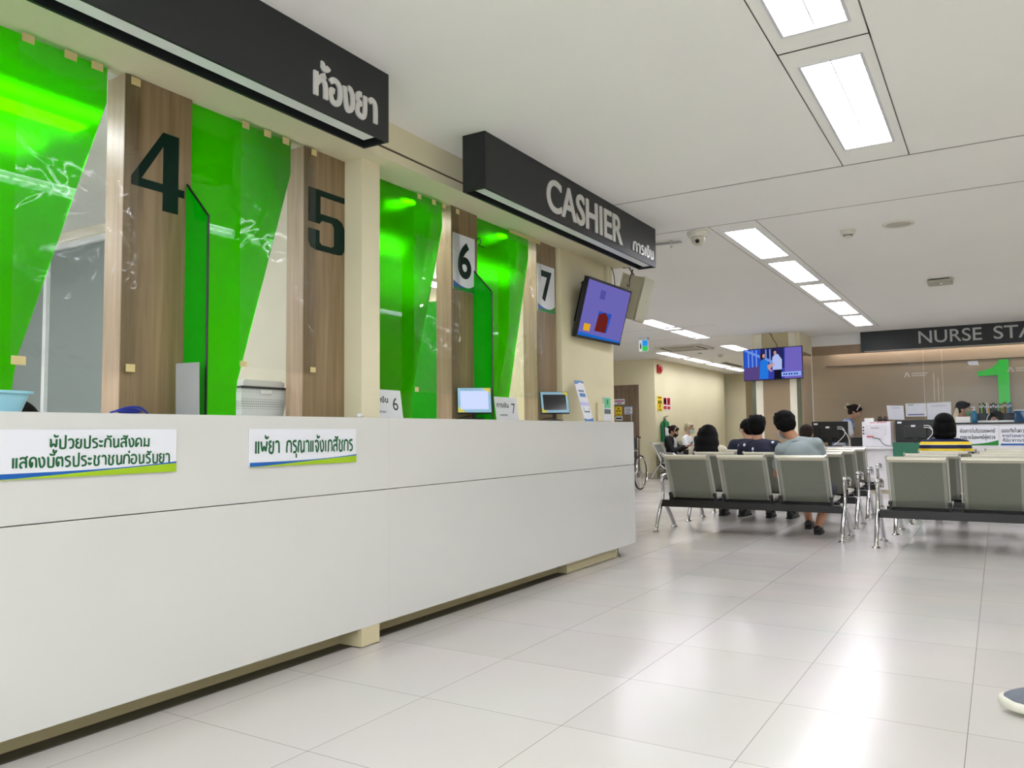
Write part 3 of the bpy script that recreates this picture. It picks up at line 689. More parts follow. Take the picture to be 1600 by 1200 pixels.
def small_monitor(c, yaw, on, label):
    c = (c[0]+.03, c[1], c[2])
    t = T('customer_display', label, 'monitor'); c = Vector(c); n, r, u = frame_axes(yaw, math.radians(-17)); w, h = .21, .165
    t.part('casing', MB().obox(c-n*.012, r*w, u*h, n*.022, .004), BLACK)
    t.part('sticker_frame', MB().obox(c+n*.0004, r*(w-.008), u*(h-.008), n*.0016), M('pale_blue_sticker', (150, 196, 224), .4))
    t.part('yellow_corner', MB().prism([(0, 0), (.05, 0), (.0, .035)], c+n*.0013-r*(w/2-.005)-u*(h/2-.005), r, u, n*.0005), M('yellow_print', (226, 210, 60), .4))
    t.part('yellow_corner', MB().prism([(0, 0), (-.05, 0), (.0, -.035)], c+n*.0013+r*(w/2-.005)+u*(h/2-.005), r, u, n*.0005), MATS['yellow_print'])
    t.part('screen', MB().obox(c+n*.0017, r*(w-.04), u*(h-.048), n*.0012), emis('white_blue_screen', (196, 208, 250), .95) if on else M('dark_screen', (10, 10, 12), .12))
    b = MB(); d = Vector((n.x, n.y, 0)).normalized(); f = Vector((c.x, c.y, 1.0905))-d*.02
    b.cyl(f+ZP*.004, c-n*.02-u*.03, .012); b.lathe([(.07, 0), (.07, .006), (.04, .012), (.012, .014)], f, 24); t.part('stand', b, BLACK, smooth=True)
    cb = spline([c-n*.02-u*.05, f-d*.02+ZP*.03, f-r*.05+ZP*.02-d*.01, f-r*.11+ZP*.004+d*.02]); t.part('cable', MB().tube(cb, .003, 6), BLACKM); t.done()
small_monitor((-2.745, 4.02, 1.21), math.radians(-50), True, 'small customer monitor with a lit white screen on the counter')
small_monitor((-2.745, 5.05, 1.225), math.radians(-46), False, 'small customer monitor with a black screen on the counter')
# leaning leaflet (its code is left out), card on the pier, switch box
def leaflet():
    t = T('leaflet_stand', 'tall white and blue leaflet leaning on the counter against the pier', 'leaflet')
    o = Vector((-2.67, 5.44, 1.0905)); r = YP*.155; u = Vector((-.085, -.01, .315)); n = Vector((1, 0, .27)).normalized()
    P = lambda poly, k: MB().prism(poly, o+n*(.0025+.0003*k), r, u, n*.0004)
    t.part('card', MB().prism([(0, 0), (1, 0), (1, 1), (0, 1)], o, r, u, n*.0025), SIGNW)
    bm = M('blue_leaflet_print', (52, 116, 190), .4)
    t.part('blue_band', P([(0, .9), (.3, .92), (.6, .96), (1, .93), (1, 1), (0, 1)], 0), bm); t.part('blue_band', P([(0, 0), (1, 0), (1, .09), (.7, .06), (.3, .05), (0, .08)], 0), bm)
    t.part('blue_box', P([(.22, .6), (.86, .6), (.86, .69), (.22, .69)], 0), bm); t.part('blue_line', P([(.2, .72), (.8, .72), (.8, .77), (.2, .77)], 0), M('grey_blue_print', (110, 130, 160), .5))
    t.part('lilac_band', P([(.02, .38), (.98, .38), (.98, .47), (.02, .47)], 0), M('lilac_print', (198, 196, 236), .4)); t.part('grey_frame', P([(.25, .22), (.85, .22), (.85, .34), (.82, .34), (.82, .25), (.28, .25), (.28, .34), (.25, .34)], 0), M('dark_grey_print', (70, 76, 86), .5))
    t.done()
leaflet()
t = T('sanitizer_card', 'small green and white hand gel card on the pier above the counter end', 'sign'); x = -2.8095
t.part('card', MB().box((x, 6.065, 1.1), (x+.012, 6.205, 1.30), .002), SIGNW); t.part('green_panel', MB().box((x+.0121, 6.072, 1.21), (x+.0126, 6.198, 1.295)), M('mint_print', (120, 205, 160), .4))
t.part('leaf_mark', MB().prism([(.0, -.025), (.014, -.01), (.014, .012), (0, .025), (-.014, .012), (-.014, -.01)], (x+.0127, 6.135, 1.26), YP, ZP, (.0004, 0, 0)), SIGNG)
t.part('grey_panel', MB().box((x+.0121, 6.072, 1.16), (x+.0126, 6.198, 1.2)), M('slate_print', (90, 106, 108), .5)); t.done()
solo('switch_cover', MB().box((x, 5.935, 1.1), (x+.02, 6.045, 1.25), .004), WALL, 'blank cream box on the pier beside the hand gel card', 'box')
solo('crumpled_tissue', evaluated(MB().ball((-2.70, 2.985, 1.104), (.018, .025, .014), 14), [('DISPLACE', dict(strength=.004))]) if False else MB().ball((-2.70, 2.985, 1.102), (.016, .022, .012), 12), WHITEP, 'little white crumpled tissue on the counter by the cream column', 'tissue', smooth=True)

# ------------------------------------------------------------------ ceiling fittings
OFFW = M('off_white_plastic', (214, 210, 198), .4)
t = T('security_camera', 'white dome security camera on the ceiling right of the CASHIER sign', 'camera')
t.part('base', MB().lathe([(.075, 0), (.085, .02), (.085, .045), (.06, .046)], (-2.02, 6.24, CEIL-.046), 28), OFFW, smooth=True)
t.part('dome', MB().lathe([(.001, -.065), (.03, -.06), (.05, -.04), (.058, -.015), (.058, 0)], (-2.02, 6.24, CEIL-.0465), 28), M('camera_housing', (196, 190, 172), .3), smooth=True)
t.part('lens', MB().ball((-2.01, 6.195, CEIL-.085), .018, 14), BLACK, smooth=True); t.done()
t = T('ceiling_rail', 'short metal rail under the ceiling at the far end of the CASHIER sign', 'rail')
t.part('rail', MB().cyl((-2.45, 6.37, CEIL-.02), (-2.22, 6.40, CEIL-.02), .008).cyl((-2.45, 6.40, CEIL-.02), (-2.22, 6.43, CEIL-.02), .006), STEEL, smooth=True); t.part('hook', MB().cyl((-2.30, 6.39, CEIL-.055), (-2.30, 6.39, CEIL-.0), .007).ball((-2.30, 6.39, CEIL-.055), .011, 10), OFFW, smooth=True); t.done()
def smoke(x, y, label, group=None):
    t = T('smoke_detector', label, 'smoke detector', group)
    t.part('base', MB().lathe([(.05, .0), (.058, .01), (.058, .03)], (x, y, CEIL-.03), 28), OFFW, smooth=True)
    t.part('sensor', MB().lathe([(.02, -.028), (.034, -.022), (.036, -.002), (.036, 0)], (x, y, CEIL-.0305), 24), OFFW, smooth=True)
    t.part('slot', MB().lathe([(.0345, 0), (.0375, 0), (.0375, .006), (.0345, .006)], (x, y, CEIL-.047), 24, ring=True), BLACKM); t.done()
smoke(-.98, 6.87, 'round smoke detector on the ceiling nearest the big troffer'); smoke(-4.95, 16.6, 'small smoke detector by the air conditioner cassette')
t = T('ceiling_speaker', 'flush round speaker grille in the ceiling right of the nearest smoke detector', 'speaker')
t.part('ring', MB().lathe([(.09, 0), (.115, 0), (.118, .008), (.09, .008)], (-.61, 6.87, CEIL-.008), 36, ring=True), OFFW, smooth=True); t.part('grille', MB().lathe([(.001, .003), (.0895, .003), (.0895, .0078), (.001, .0078)], (-.61, 6.87, CEIL-.008), 36), M('speaker_mesh', (186, 183, 172), .7)); t.done()
t = T('wireless_access_point', 'rounded square wireless access point on the ceiling above the nurse benches', 'access point')
t.part('body', MB().box((-.60, 9.61, CEIL-.05), (-.36, 9.85, CEIL-.012), .018, 3), M('warm_grey_plastic', (176, 172, 158), .4), smooth=True); t.part('mount', MB().box((-.57, 9.64, CEIL-.0118), (-.39, 9.82, CEIL-.0003)), BLACK); t.part('led', MB().lathe([(.006, 0), (.006, .002)], (-.47, 9.7, CEIL-.0525), 10), emis('white_led', (255, 255, 255), 2)); t.done()
t = T('air_conditioner', 'square ceiling cassette air conditioner above the waiting area', 'air conditioner'); a, b, c, d = CASS
mb = MB().box((a, c, CEIL-.03), (b, d, CEIL+.07), .004); t.part('panel', mb, M('cassette_plastic', (200, 196, 184), .4))
t.part('intake', MB().box((a+.2, c+.2, CEIL-.036), (b-.2, d-.2, CEIL-.0305), .003), M('cassette_grille', (172, 166, 150), .6))
for x0, y0, x1, y1 in ((a+.12, c+.07, b-.12, c+.13), (a+.12, d-.13, b-.12, d-.07), (a+.07, c+.12, a+.13, d-.12), (b-.13, c+.12, b-.07, d-.12)): t.part('air_slot', MB().box((x0, y0, CEIL-.0315), (x1, y1, CEIL-.0302)), BLACKM)
t.done()
t = T('exit_sign', 'hanging blue and green exit sign below the far ceiling', 'sign')
t.part('bracket', MB().box((-5.245, 12.79, 2.575), (-5.06, 12.83, 2.619)), STEEL); t.part('panel', MB().box((-5.225, 12.80, 2.385), (-5.065, 12.82, 2.5745)), M('sign_white_acrylic', (232, 240, 244), .25, emit=.25))
t.part('blue_field', MB().box((-5.165, 12.7985, 2.475), (-5.066, 12.7998, 2.57)), emis('sign_blue', (40, 150, 235), .8)); t.part('green_field', MB().box((-5.165, 12.7985, 2.39), (-5.066, 12.7998, 2.474)), emis('sign_green', (60, 200, 90), .8))
mb = MB(); mb.box((-5.207, 12.7985, 2.43), (-5.183, 12.7998, 2.51)).ball((-5.195, 12.7995, 2.525), (.01, .001, .01), 10); t.part('figure_mark', mb, INK); t.done()
solo('sprinkler', MB().lathe([(.05, 0), (.055, .01), (.02, .012), (.02, .02)], (-5.2, 16.0, CEIL-.0205), 16), STEEL, 'small round sprinkler plate in the ceiling by the air conditioner', 'sprinkler')
t = T('ceiling_vent', 'thin dark linear vent in the ceiling by the far lights', 'vent'); t.part('frame', MB().box((-5.55, 18.6, CEIL-.008), (-5.4, 20.2, CEIL-.0003)), M('vent_grey', (140, 136, 124), .5)); t.part('slot', MB().box((-5.53, 18.62, CEIL-.0095), (-5.42, 20.18, CEIL-.0082)), BLACKM); t.done()

# ------------------------------------------------------------------ far left: door, alarm, notices, cylinder, wheelchair
yw = 16.659
fr = MB(); fr.box((-8.0, yw-.03, 0), (-7.9, yw, 2.06)).box((-6.93, yw-.03, 0), (-6.83, yw, 2.06)).box((-7.9, yw-.03, 1.98), (-6.93, yw, 2.06))
struct('trim_4', fr, WOODD)
dr = T('door_1', 'brown wood door with notices beyond the counter end', 'door'); dr.r['kind'] = 'structure'
dr.part('leaf', MB().box((-7.9, yw-.02, .005), (-6.93, yw-.001, 1.979)), WOODD)
dr.part('handle', MB().tube([(-6.99, yw-.0205, .5), (-6.99, yw-.06, .52), (-6.99, yw-.06, 1.4), (-6.99, yw-.0205, 1.42)], .012, 10), STEEL, smooth=True)
dr.done()
def notice(name, x0, x1, z0, z1, col, label, marks):
    t = T(name, label, 'notice'); y = yw-.0215
    t.part('sheet', MB().box((x0, y-.002, z0), (x1, y, z1)), col)
    for nm, a, b, c, d, m in marks: t.part(nm, MB().box((x0+a*(x1-x0), y-.0032, z0+c*(z1-z0)), (x0+b*(x1-x0), y-.0022, z0+d*(z1-z0))), m)
    return t
PINK = M('pink_print', (170, 60, 110), .5); YEL = M('yellow_sign', (238, 206, 20), .4); RED = M('red_print', (196, 30, 40), .45)
notice('door_notice', -7.43, -7.16, 1.63, 1.75, SIGNW, 'white strip notice with a pink line, topmost on the wood door', [('print', .08, .92, .5, .72, PINK), ('print', .3, .7, .15, .3, INK)]).done()
n_ = notice('radiation_notice', -7.40, -7.23, 1.38, 1.58, YEL, 'yellow radiation warning sign on the wood door', [('print', .2, .8, .08, .16, INK)])
for k in range(3):
    a0 = math.radians(90+120*k-28); a1 = math.radians(90+120*k+28)
    n_.part('trefoil_blade', MB().prism([(.015*math.cos(a0), .015*math.sin(a0)), (.05*math.cos(a0), .05*math.sin(a0)), (.056*math.cos((a0+a1)/2), .056*math.sin((a0+a1)/2)), (.05*math.cos(a1), .05*math.sin(a1)), (.015*math.cos(a1), .015*math.sin(a1))], (-7.315, yw-.0238, 1.5), XP, ZP, (0, -.001, 0)), INK)
n_.done()
notice('door_notice', -7.17, -6.94+.02-.06, 1.40, 1.58, SIGNW, 'white framed paper notice beside the door handle', [('border', .02, .98, .88, .97, SIGNB), ('border', .02, .98, .03, .1, SIGNB), ('print', .12, .8, .62, .7, INK), ('print', .12, .88, .4, .48, INK), ('print', .12, .7, .2, .27, INK)]).done()
notice('door_notice', -7.40, -7.22, 1.27, 1.36, SIGNW, 'small white notice below the yellow sign on the door', [('print', .1, .9, .3, .7, INK)]).done()
xw = -6.449
t = T('fire_alarm_bell', 'red fire alarm sounder high on the beige wall corner', 'alarm'); RD = M('red_alarm_plastic', (176, 34, 34), .35)
t.part('base', MB().box((xw, 16.80, 2.31), (xw+.05, 16.98, 2.50), .012, 3), RD, smooth=True); t.part('sounder', MB().cyl((xw+.0505, 16.89, 2.40), (xw+.10, 16.89, 2.40), .065, .05), RD, smooth=True); t.done()
def wall_notice(name, y0, y1, z0, z1, m, label, marks):
    t = T(name, label, 'notice'); t.part('sheet', MB().box((xw, y0, z0), (xw+.004, y1, z1)), m)
    for nm, a, b, c, d, k in marks: t.part(nm, MB().box((xw+.0042, y0+a*(y1-y0), z0+c*(z1-z0)), (xw+.0055, y0+b*(y1-y0), z0+d*(z1-z0))), k)
    t.done()
wall_notice('radiation_notice', 16.78, 17.10, 1.47, 1.80, YEL, 'yellow warning notice on the beige wall above the green cylinder', [('print', .2, .8, .85, .93, INK), ('mark', .22, .45, .48, .7, INK), ('mark', .55, .78, .48, .7, INK), ('mark', .42, .58, .2, .45, INK), ('print', .2, .8, .06, .12, INK)])
wall_notice('prohibition_notice', 17.14, 17.62, 1.49, 1.79, SIGNW, 'white notice with red pictograms right of the yellow warning notice', [('pictogram', .05, .45, .42, .95, RED), ('pictogram', .55, .95, .42, .95, RED), ('pictogram_window', .13, .37, .5, .87, SIGNW), ('pictogram_window', .63, .75, .5, .87, SIGNW), ('red_bar', .05, .45, .08, .32, RED), ('red_bar', .55, .95, .08, .32, RED)])
t = T('fire_extinguisher', 'green fire extinguisher hanging on the beige wall corner', 'fire extinguisher'); GX = M('green_enamel', (10, 120, 70), .3)
c = Vector((xw+.10, 16.98, .78))
t.part('cylinder', MB().lathe([(.02, 0), (.088, .0), (.095, .02), (.095, .40), (.08, .45), (.03, .48), (.028, .5)], c, 28), GX, smooth=True)
t.part('valve', MB().lathe([(.022, 0), (.024, .05), (.012, .055)], c+Vector((0, 0, .5005)), 16), STEEL, smooth=True)
t.part('lever', MB().obox(c+Vector((.03, -.02, .56)), Vector((.12, -.03, .03)), Vector((.0, .02, 0)), Vector((0, 0, .01))), BLACK)
t.part('hose', MB().tube(spline([c+Vector((0, -.02, .53)), c+Vector((.02, -.12, .5)), c+Vector((.03, -.115, .3)), c+Vector((.03, -.105, .12))]), .012, 8), BLACK, smooth=True)
t.part('label_sheet', MB().grid(lambda u, v: c+Vector((.096*math.cos(-1.4+1.2*u), .096*math.sin(-1.4+1.2*u), .14+.18*v)), 10, 1), SIGNW)
t.part('wall_hook', MB().box((xw, 16.96, 1.1), (xw+.02, 17.0, 1.2)), BLACK); t.done()
t = T('cable_box', 'small white socket box low on the beige wall behind the benches', 'socket'); t.part('box', MB().box((xw+.001, 16.85, .11), (xw+.05, 17.25, .2), .006), WHITEP); t.part('sockets', MB().box((xw+.0505, 17.0, .13), (xw+.053, 17.22, .18)), BLACK); t.done()


def wheelchair():
    t = T('wheelchair', 'black folding wheelchair parked past the counter end', 'wheelchair'); c = Vector((-5.35, 13.05, 0)); RB = M('black_rubber', (20, 20, 20), .6)
    for s, x in ((1, c.x), (-1, c.x-.56)):
        w = MB(); w.tube([(x, c.y+.29*math.cos(a), .305+.29*math.sin(a)) for a in (2*PI*k/40 for k in range(40))], .014, 8, closed=True); wh = t.part('rear_wheel', w, RB, smooth=True)
        r = MB(); r.tube([(x+s*.03, c.y+.255*math.cos(a), .305+.255*math.sin(a)) for a in (2*PI*k/40 for k in range(40))], .009, 8, closed=True); t.part('hand_rim', r, CHROME, wh, smooth=True)
        q = MB()
        for k in range(16):
            a = 2*PI*k/16; q.cyl((x, c.y, .305), (x, c.y+.278*math.cos(a), .305+.278*math.sin(a)), .0022, n=5)
        q.cyl((x-.025, c.y, .305), (x+.025, c.y, .305), .025, n=14); t.part('spokes', q, STEEL, wh)
        xi = x-s*.05; f = MB()
        f.tube([(xi, c.y+.06, .98-.07), (xi, c.y+.02, .92), (xi, c.y-.0, .52), (xi, c.y, .3), (xi, c.y-.45, .28)], .011, 8); f.tube([(xi, c.y, .5), (xi, c.y-.42, .48), (xi, c.y-.52, .2)], .011, 8); f.tube([(xi, c.y+.0, .68), (xi, c.y-.33, .68), (xi, c.y-.38, .5)], .011, 8)
        t.part('side_frame', f, CHROME, smooth=True)
        t.part('armrest_pad', MB().box((xi-.025, c.y-.32, .69), (xi+.025, c.y-.03, .72), .008), BLACK); t.part('push_handle', MB().cyl((xi, c.y+.0, .92), (xi, c.y+.14, .91), .015), RB, smooth=True)
        cw = MB(); cw.tube([(xi, c.y-.42+.085*math.cos(a), .1+.085*math.sin(a)) for a in (2*PI*k/24 for k in range(24))], .015, 8, closed=True); cw.cyl((xi-.01, c.y-.42, .1), (xi+.01, c.y-.42, .1), .075, n=16); t.part('caster', cw, RB, smooth=True)
        t.part('footrest', MB().box((xi-s*.16 if s > 0 else xi, c.y-.62, .14), (xi if s > 0 else xi+.16, c.y-.5, .155), .004), BLACK)
    x0, x1 = c.x-.51, c.x-.05
    t.part('seat', MB().box((x0, c.y-.42, .488), (x1, c.y-.02, .505), .004), M('black_vinyl', (24, 24, 26), .45)); t.part('backrest', MB().box((x0, c.y-.012, .55), (x1, c.y+.008, .9), .004), MATS['black_vinyl']); t.done()
wheelchair()

# ------------------------------------------------------------------ waiting benches (built once, then copied)
def perf(name):
    m = bpy.data.materials.new(name); m.use_nodes = True; n = m.node_tree; b = n.nodes['Principled BSDF']
    b.inputs['Roughness'].default_value = .5; b.inputs['Metallic'].default_value = .2
    tc = nd(n, 'ShaderNodeTexCoord'); sp = nd(n, 'ShaderNodeSeparateXYZ'); cb = nd(n, 'ShaderNodeCombineXYZ')
    n.links.new(tc.outputs['Object'], sp.inputs[0]); n.links.new(sp.outputs[0], cb.inputs[0]); n.links.new(sp.outputs[2], cb.inputs[1])
    mp = nd(n, 'ShaderNodeMapping'); mp.inputs['Scale'].default_value = (150, 150, 1); mp.inputs['Rotation'].default_value = (0, 0, math.radians(38)); n.links.new(cb.outputs[0], mp.inputs[0])
    vo = nd(n, 'ShaderNodeTexVoronoi'); vo.voronoi_dimensions = '2D'; vo.inputs['Randomness'].default_value = 0; vo.inputs['Scale'].default_value = 1; n.links.new(mp.outputs[0], vo.inputs[0])
    cr = nd(n, 'ShaderNodeValToRGB'); cr.color_ramp.elements[0].position = .3; cr.color_ramp.elements[1].position = .45
    cr.color_ramp.elements[0].color = (*lin((76, 78, 71)), 1); cr.color_ramp.elements[1].color = (*lin((154, 157, 144)), 1)
    n.links.new(vo.outputs[0], cr.inputs[0]); n.links.new(cr.outputs[0], b.inputs[0]); return m
PERF = perf('perforated_steel'); RAIL = M('silver_painted_steel', (196, 196, 188), .32, metal=.5); EDGE = M('cream_edge_steel', (212, 208, 190), .3, metal=.25)
def bench(x0, y0, n, label):
    """x0: left foot line, y0: rear feet line"""
    t = T('waiting_bench', label, 'bench', 'steel waiting benches in rows')
    sx = [x0+.105+.545*k for k in range(n)]; x1 = x0+.105+.545*(n-1)+.455+.105
    bm = MB().box((x0+.02, y0+.13, .245), (x1-.02, y0+.19, .315), .004); bm.box((x0+.06, y0+.30, .30), (x1-.06, y0+.335, .335), .003); t.part('beam', bm, BLACK)
    for a in sx:
        b_ = a+.455
        prof = spline([(y0+.24, .34), (y0+.18, .36), (y0+.12, .50), (y0+.02, .70), (y0-.015, .755), (y0-.05, .772)], 6) if False else None
        P = [Vector((0, y, z)) for y, z in ((.20, .338), (.165, .40), (.13, .48), (.06, .62), (.005, .73), (-.015, .762), (-.04, .776), (-.066, .768), (-.07, .752))]
        P = spline(P, 4)
        g = MB(); th = .003
        def sh(mb, lo, hi, pts, off=0):
            V = [[mb.b.verts.new((x, y0+p.y-off*.0, p.z+off)) for p in pts] for x in (lo, hi)]
            for i in range(len(pts)-1): mb.b.faces.new((V[0][i], V[1][i], V[1][i+1], V[0][i+1]))
        k = [i for i, p in enumerate(P) if p.z < .742 and p.y > -.03]
        body = P[:max(k)+1]; top = P[max(k):]
        sh(g, a+.04, b_-.04, body)
        seat = t.part('backrest', evaluated(g, [('SOLIDIFY', dict(thickness=.003, offset=0))]), PERF, smooth=True); seat.data.materials.clear(); seat.data.materials.append(PERF)
        for lo, hi in ((a+.012, a+.04), (b_-.04, b_-.012)):
            g = MB(); sh(g, lo, hi, body)
            e = t.part('side_border', evaluated(g, [('SOLIDIFY', dict(thickness=.004, offset=0))]), RAIL, seat, smooth=True); e.data.materials.append(M('bench_border_steel', (158, 160, 150), .4, metal=.2))
        g = MB(); sh(g, a+.008, b_-.008, top)
        e = t.part('rolled_top', evaluated(g, [('SOLIDIFY', dict(thickness=.005, offset=0))]), EDGE, seat, smooth=True); e.data.materials.append(EDGE)
        # seat pan with rolled front
        Q = spline([Vector((0, y, z)) for y, z in ((.205, .352), (.26, .345), (.40, .352), (.54, .372), (.60, .372), (.63, .352), (.632, .33))], 4)
        g = MB(); sh(g, a+.01, b_-.01, Q); e = t.part('seat_pan', evaluated(g, [('SOLIDIFY', dict(thickness=.004, offset=0))]), PERF, smooth=True); e.data.materials.append(M('seat_steel', (186, 184, 172), .35, metal=.35))
        for x in (a, b_):
            r = MB(); pts = [Vector((x, y0+p.y, p.z)) for p in P[:-3]][::-1] + [Vector((x, y0+.24, .34)), Vector((x, y0+.60, .36))]
            for i in range(len(pts)-1):
                A, B = pts[i], pts[i+1]; d = (B-A).normalized(); nn = Vector((0, -d.z, d.y))*.011
                r.obox((A+B)/2, Vector((.013, 0, 0)), (B-A)*1.06, nn*2)
            t.part('side_rail', r, RAIL)
            br = MB(); br.obox(Vector((x, y0+.17, .345)), Vector((.016, 0, 0)), Vector((0, .075, 0)), Vector((0, 0, .085)), .004); br.cyl((x-.014, y0+.15, .375), (x+.014, y0+.15, .375), .017, n=12); t.part('bracket', br, BLACK)
    for x, s in ((x0, 1), (x1, -1)):
        l = MB(); ap = (x, y0+.20, .30)
        l.tube(spline([(x, y0, .022), (x, y0+.035, .10), (x, y0+.13, .235), ap], 5), .019, 10, None); l.tube(spline([(x, y0+.52, .022), (x, y0+.47, .09), (x, y0+.32, .22), ap], 5), .019, 10)
        t.part('leg_frame', l, CHROME, smooth=True)
        am = MB(); am.tube(spline([(x, y0+.2, .30), (x, y0+.215, .40), (x, y0+.19, .50), (x, y0+.215, .545), (x, y0+.30, .557), (x, y0+.47, .55), (x, y0+.53, .52), (x, y0+.52, .475)], 5), .017, 10); am.ball((x, y0+.2, .548), .024, 12); t.part('armrest', am, CHROME, smooth=True)
        for y in (y0, y0+.52): t.part('foot', MB().lathe([(.034, 0), (.036, .006), (.02, .016), (.014, .05), (.018, .055)], (x, y, 0), 16), CHROME, smooth=True)
    return t.done((x0, y0, 0))
A = bench(-2.99, 7.68, 3, 'nearest steel bench of three seats with a person in grey leaning left')
copy_thing(A, (-.033, 1.075, 0), 'second steel bench of the left block, holding the person in patterned navy')
copy_thing(A, (-.067, 2.13, 0), 'third steel bench of the left block, holding the person with long black hair')
copy_thing(A, (-.10, 3.22, 0), 'fourth steel bench of the left block, closest to the nurse station')
B = bench(-.93, 7.46, 3, 'nearest steel bench of the right block, cut off by the photo edge')
copy_thing(B, (.05, 1.0, 0), 'second steel bench of the right block, behind the nearest one')
copy_thing(B, (.095, 2.0, 0), 'third steel bench of the right block, holding the person in stripes')
copy_thing(B, (.14, 3.05, 0), 'fourth steel bench of the right block, before the poster counter')
# wall bench facing right along the far wall
def wall_bench():
    r = copy_thing(A, (0, 0, 0), 'steel bench along the beige wall under the green cylinder'); r.rotation_euler = (0, 0, -PI/2); r.location = (-6.36, 17.9, 0); r['group'] = 'steel waiting benches in rows'
    return r
wb = wall_bench()
copy_thing(wb, (0, 1.85, 0), 'far steel bench along the beige wall behind the man in white')

# ------------------------------------------------------------------ column with the second television
OLIVE = M('olive_edge_metal', (104, 106, 88), .35, metal=.4); COLP = M('bronze_column_panel', (160, 140, 114), .18, var=.06, scale=2)
struct('column_cream', MB().box((-3.50, 13.56, 0), (-2.73, 14.40, CEIL)), FASCIA)
t = T('column_cladding', 'bronze panelled cladding around the column under the wall television', 'cladding')
t.part('front_panel', MB().box((-3.33, 13.535, 0), (-2.90, 13.559, 2.32)), COLP); t.part('side_panel', MB().box((-2.729, 13.62, 0), (-2.705, 14.34, 2.30)), COLP)
for a, b in ((-3.45, -3.331), (-2.899, -2.79)): t.part('cream_strip', MB().box((a, 13.53, 0), (b, 13.559, CEIL-.001)), M('cream_strip_paint', (232, 226, 206), .4))
for a, b in ((-3.52, -3.451), (-2.789, -2.72)): t.part('edge_strip', MB().box((a, 13.525, 0), (b, 13.559, 2.32)), OLIVE)
t.part('corner_bead', MB().box((-2.729, 14.345, 0), (-2.70, 14.39, CEIL-.001)), M('cream_strip_paint', (232, 226, 206))); t.part('cap_panel', MB().box((-3.33, 13.54, 2.325), (-2.90, 13.559, CEIL-.001)), M('khaki_cap_paint', (190, 178, 138), .5))
t.done()
def television2():
    t = T('television', 'wall television on the column showing two people in a blue scene', 'television')
    c = Vector((-3.135, 13.40, 2.103)); w, h = .93, .505; n, r, u = Vector((0, -1, 0)), Vector((1, 0, .012)).normalized(), ZP
    t.part('casing', MB().obox(c+Vector((0, .02, 0)), r*(w+.02), u*(h+.024), n*.035, .003).obox(c+Vector((0, .055, -.02)), r*.6, u*.35, n*.04, .01), BLACK)
    S = t.part('screen', MB().obox(c-n*.0004+n*.002, r*w, u*h, n*.001), emis('blue_screen', (58, 66, 170), .75))
    def patch(nm, poly, col, k, e=.8):
        t.part(nm, MB().prism([(a-.5, b-.5) for a, b in poly], c+n*(.0032+.0006*k), r*w, u*h, n*.0005), emis('scene_%02x%02x%02x' % col, col, e), S)
    def ell(cx, cy, rx, ry, m=14): return [(cx+rx*math.cos(2*PI*i/m), cy+ry*math.sin(2*PI*i/m)) for i in range(m)]
    patch('scene_wall', [(.0, .38), (.28, .48), (.28, 1), (0, 1)], (40, 84, 200), 0); patch('scene_wall', [(.7, .0), (1, 0), (1, 1), (.72, 1)], (112, 100, 190), 0)
    patch('scene_floor', [(0, 0), (.3, 0), (.28, .46), (0, .4)], (88, 70, 130), 0); patch('scene_wall', [(.3, .35), (.7, .35), (.7, 1), (.3, 1)], (36, 40, 96), 0)
    for x in (.07, .14, .21, .38, .45): patch('scene_pillar', [(x, .42), (x+.022, .42), (x+.022, .98), (x, .98)], (120, 150, 226), 1)
    patch('light_ray', [(0, .98), (.05, 1), (.56, .56), (.5, .5)], (110, 150, 230), 2)
    patch('figure_dress', [(.27, .02), (.42, .02), (.43, .35), (.46, .42), (.40, .62), (.34, .68), (.29, .6), (.28, .4)], (38, 120, 220), 3); patch('figure_hair', ell(.335, .76, .05, .11), (44, 30, 40), 3); patch('figure_face', ell(.352, .77, .025, .07), (196, 150, 140), 4)
    patch('figure_shirt', [(.50, .3), (.66, .3), (.665, .62), (.60, .8), (.55, .82), (.50, .7)], (176, 190, 240), 3); patch('figure_trousers', [(.52, .0), (.65, .0), (.66, .3), (.53, .3)], (20, 20, 36), 3)
    patch('figure_head', ell(.535, .88, .035, .1), (30, 24, 30), 4); patch('figure_face', ell(.548, .85, .024, .07), (190, 146, 140), 5); patch('figure_arms', [(.41, .46), (.52, .54), (.53, .48), (.46, .34), (.5, .26), (.47, .24), (.42, .34)], (196, 150, 150), 5)
    patch('caption_band', [(.65, .07), (.98, .07), (.98, .21), (.65, .21)], (150, 176, 240), 5); 
    for k, x in enumerate((.68, .72, .77, .81, .86, .9)): patch('caption_mark', [(x, .11), (x+.028, .11), (x+.028, .165), (x, .165)], (40, 60, 150), 6)
    t.part('mount', MB().box((-3.3, 13.50, 2.0), (-2.95, 13.528, 2.2)), BLACKM)
    t.part('power_cable', MB().tube(spline([(-3.05, 13.41, 2.37), (-3.09, 13.47, 2.45), (-3.14, 13.50, 2.52), (-3.17, 13.5, 2.60), (-3.2, 13.5, 2.619)]), .006, 6), BLACKM); t.done()
television2()

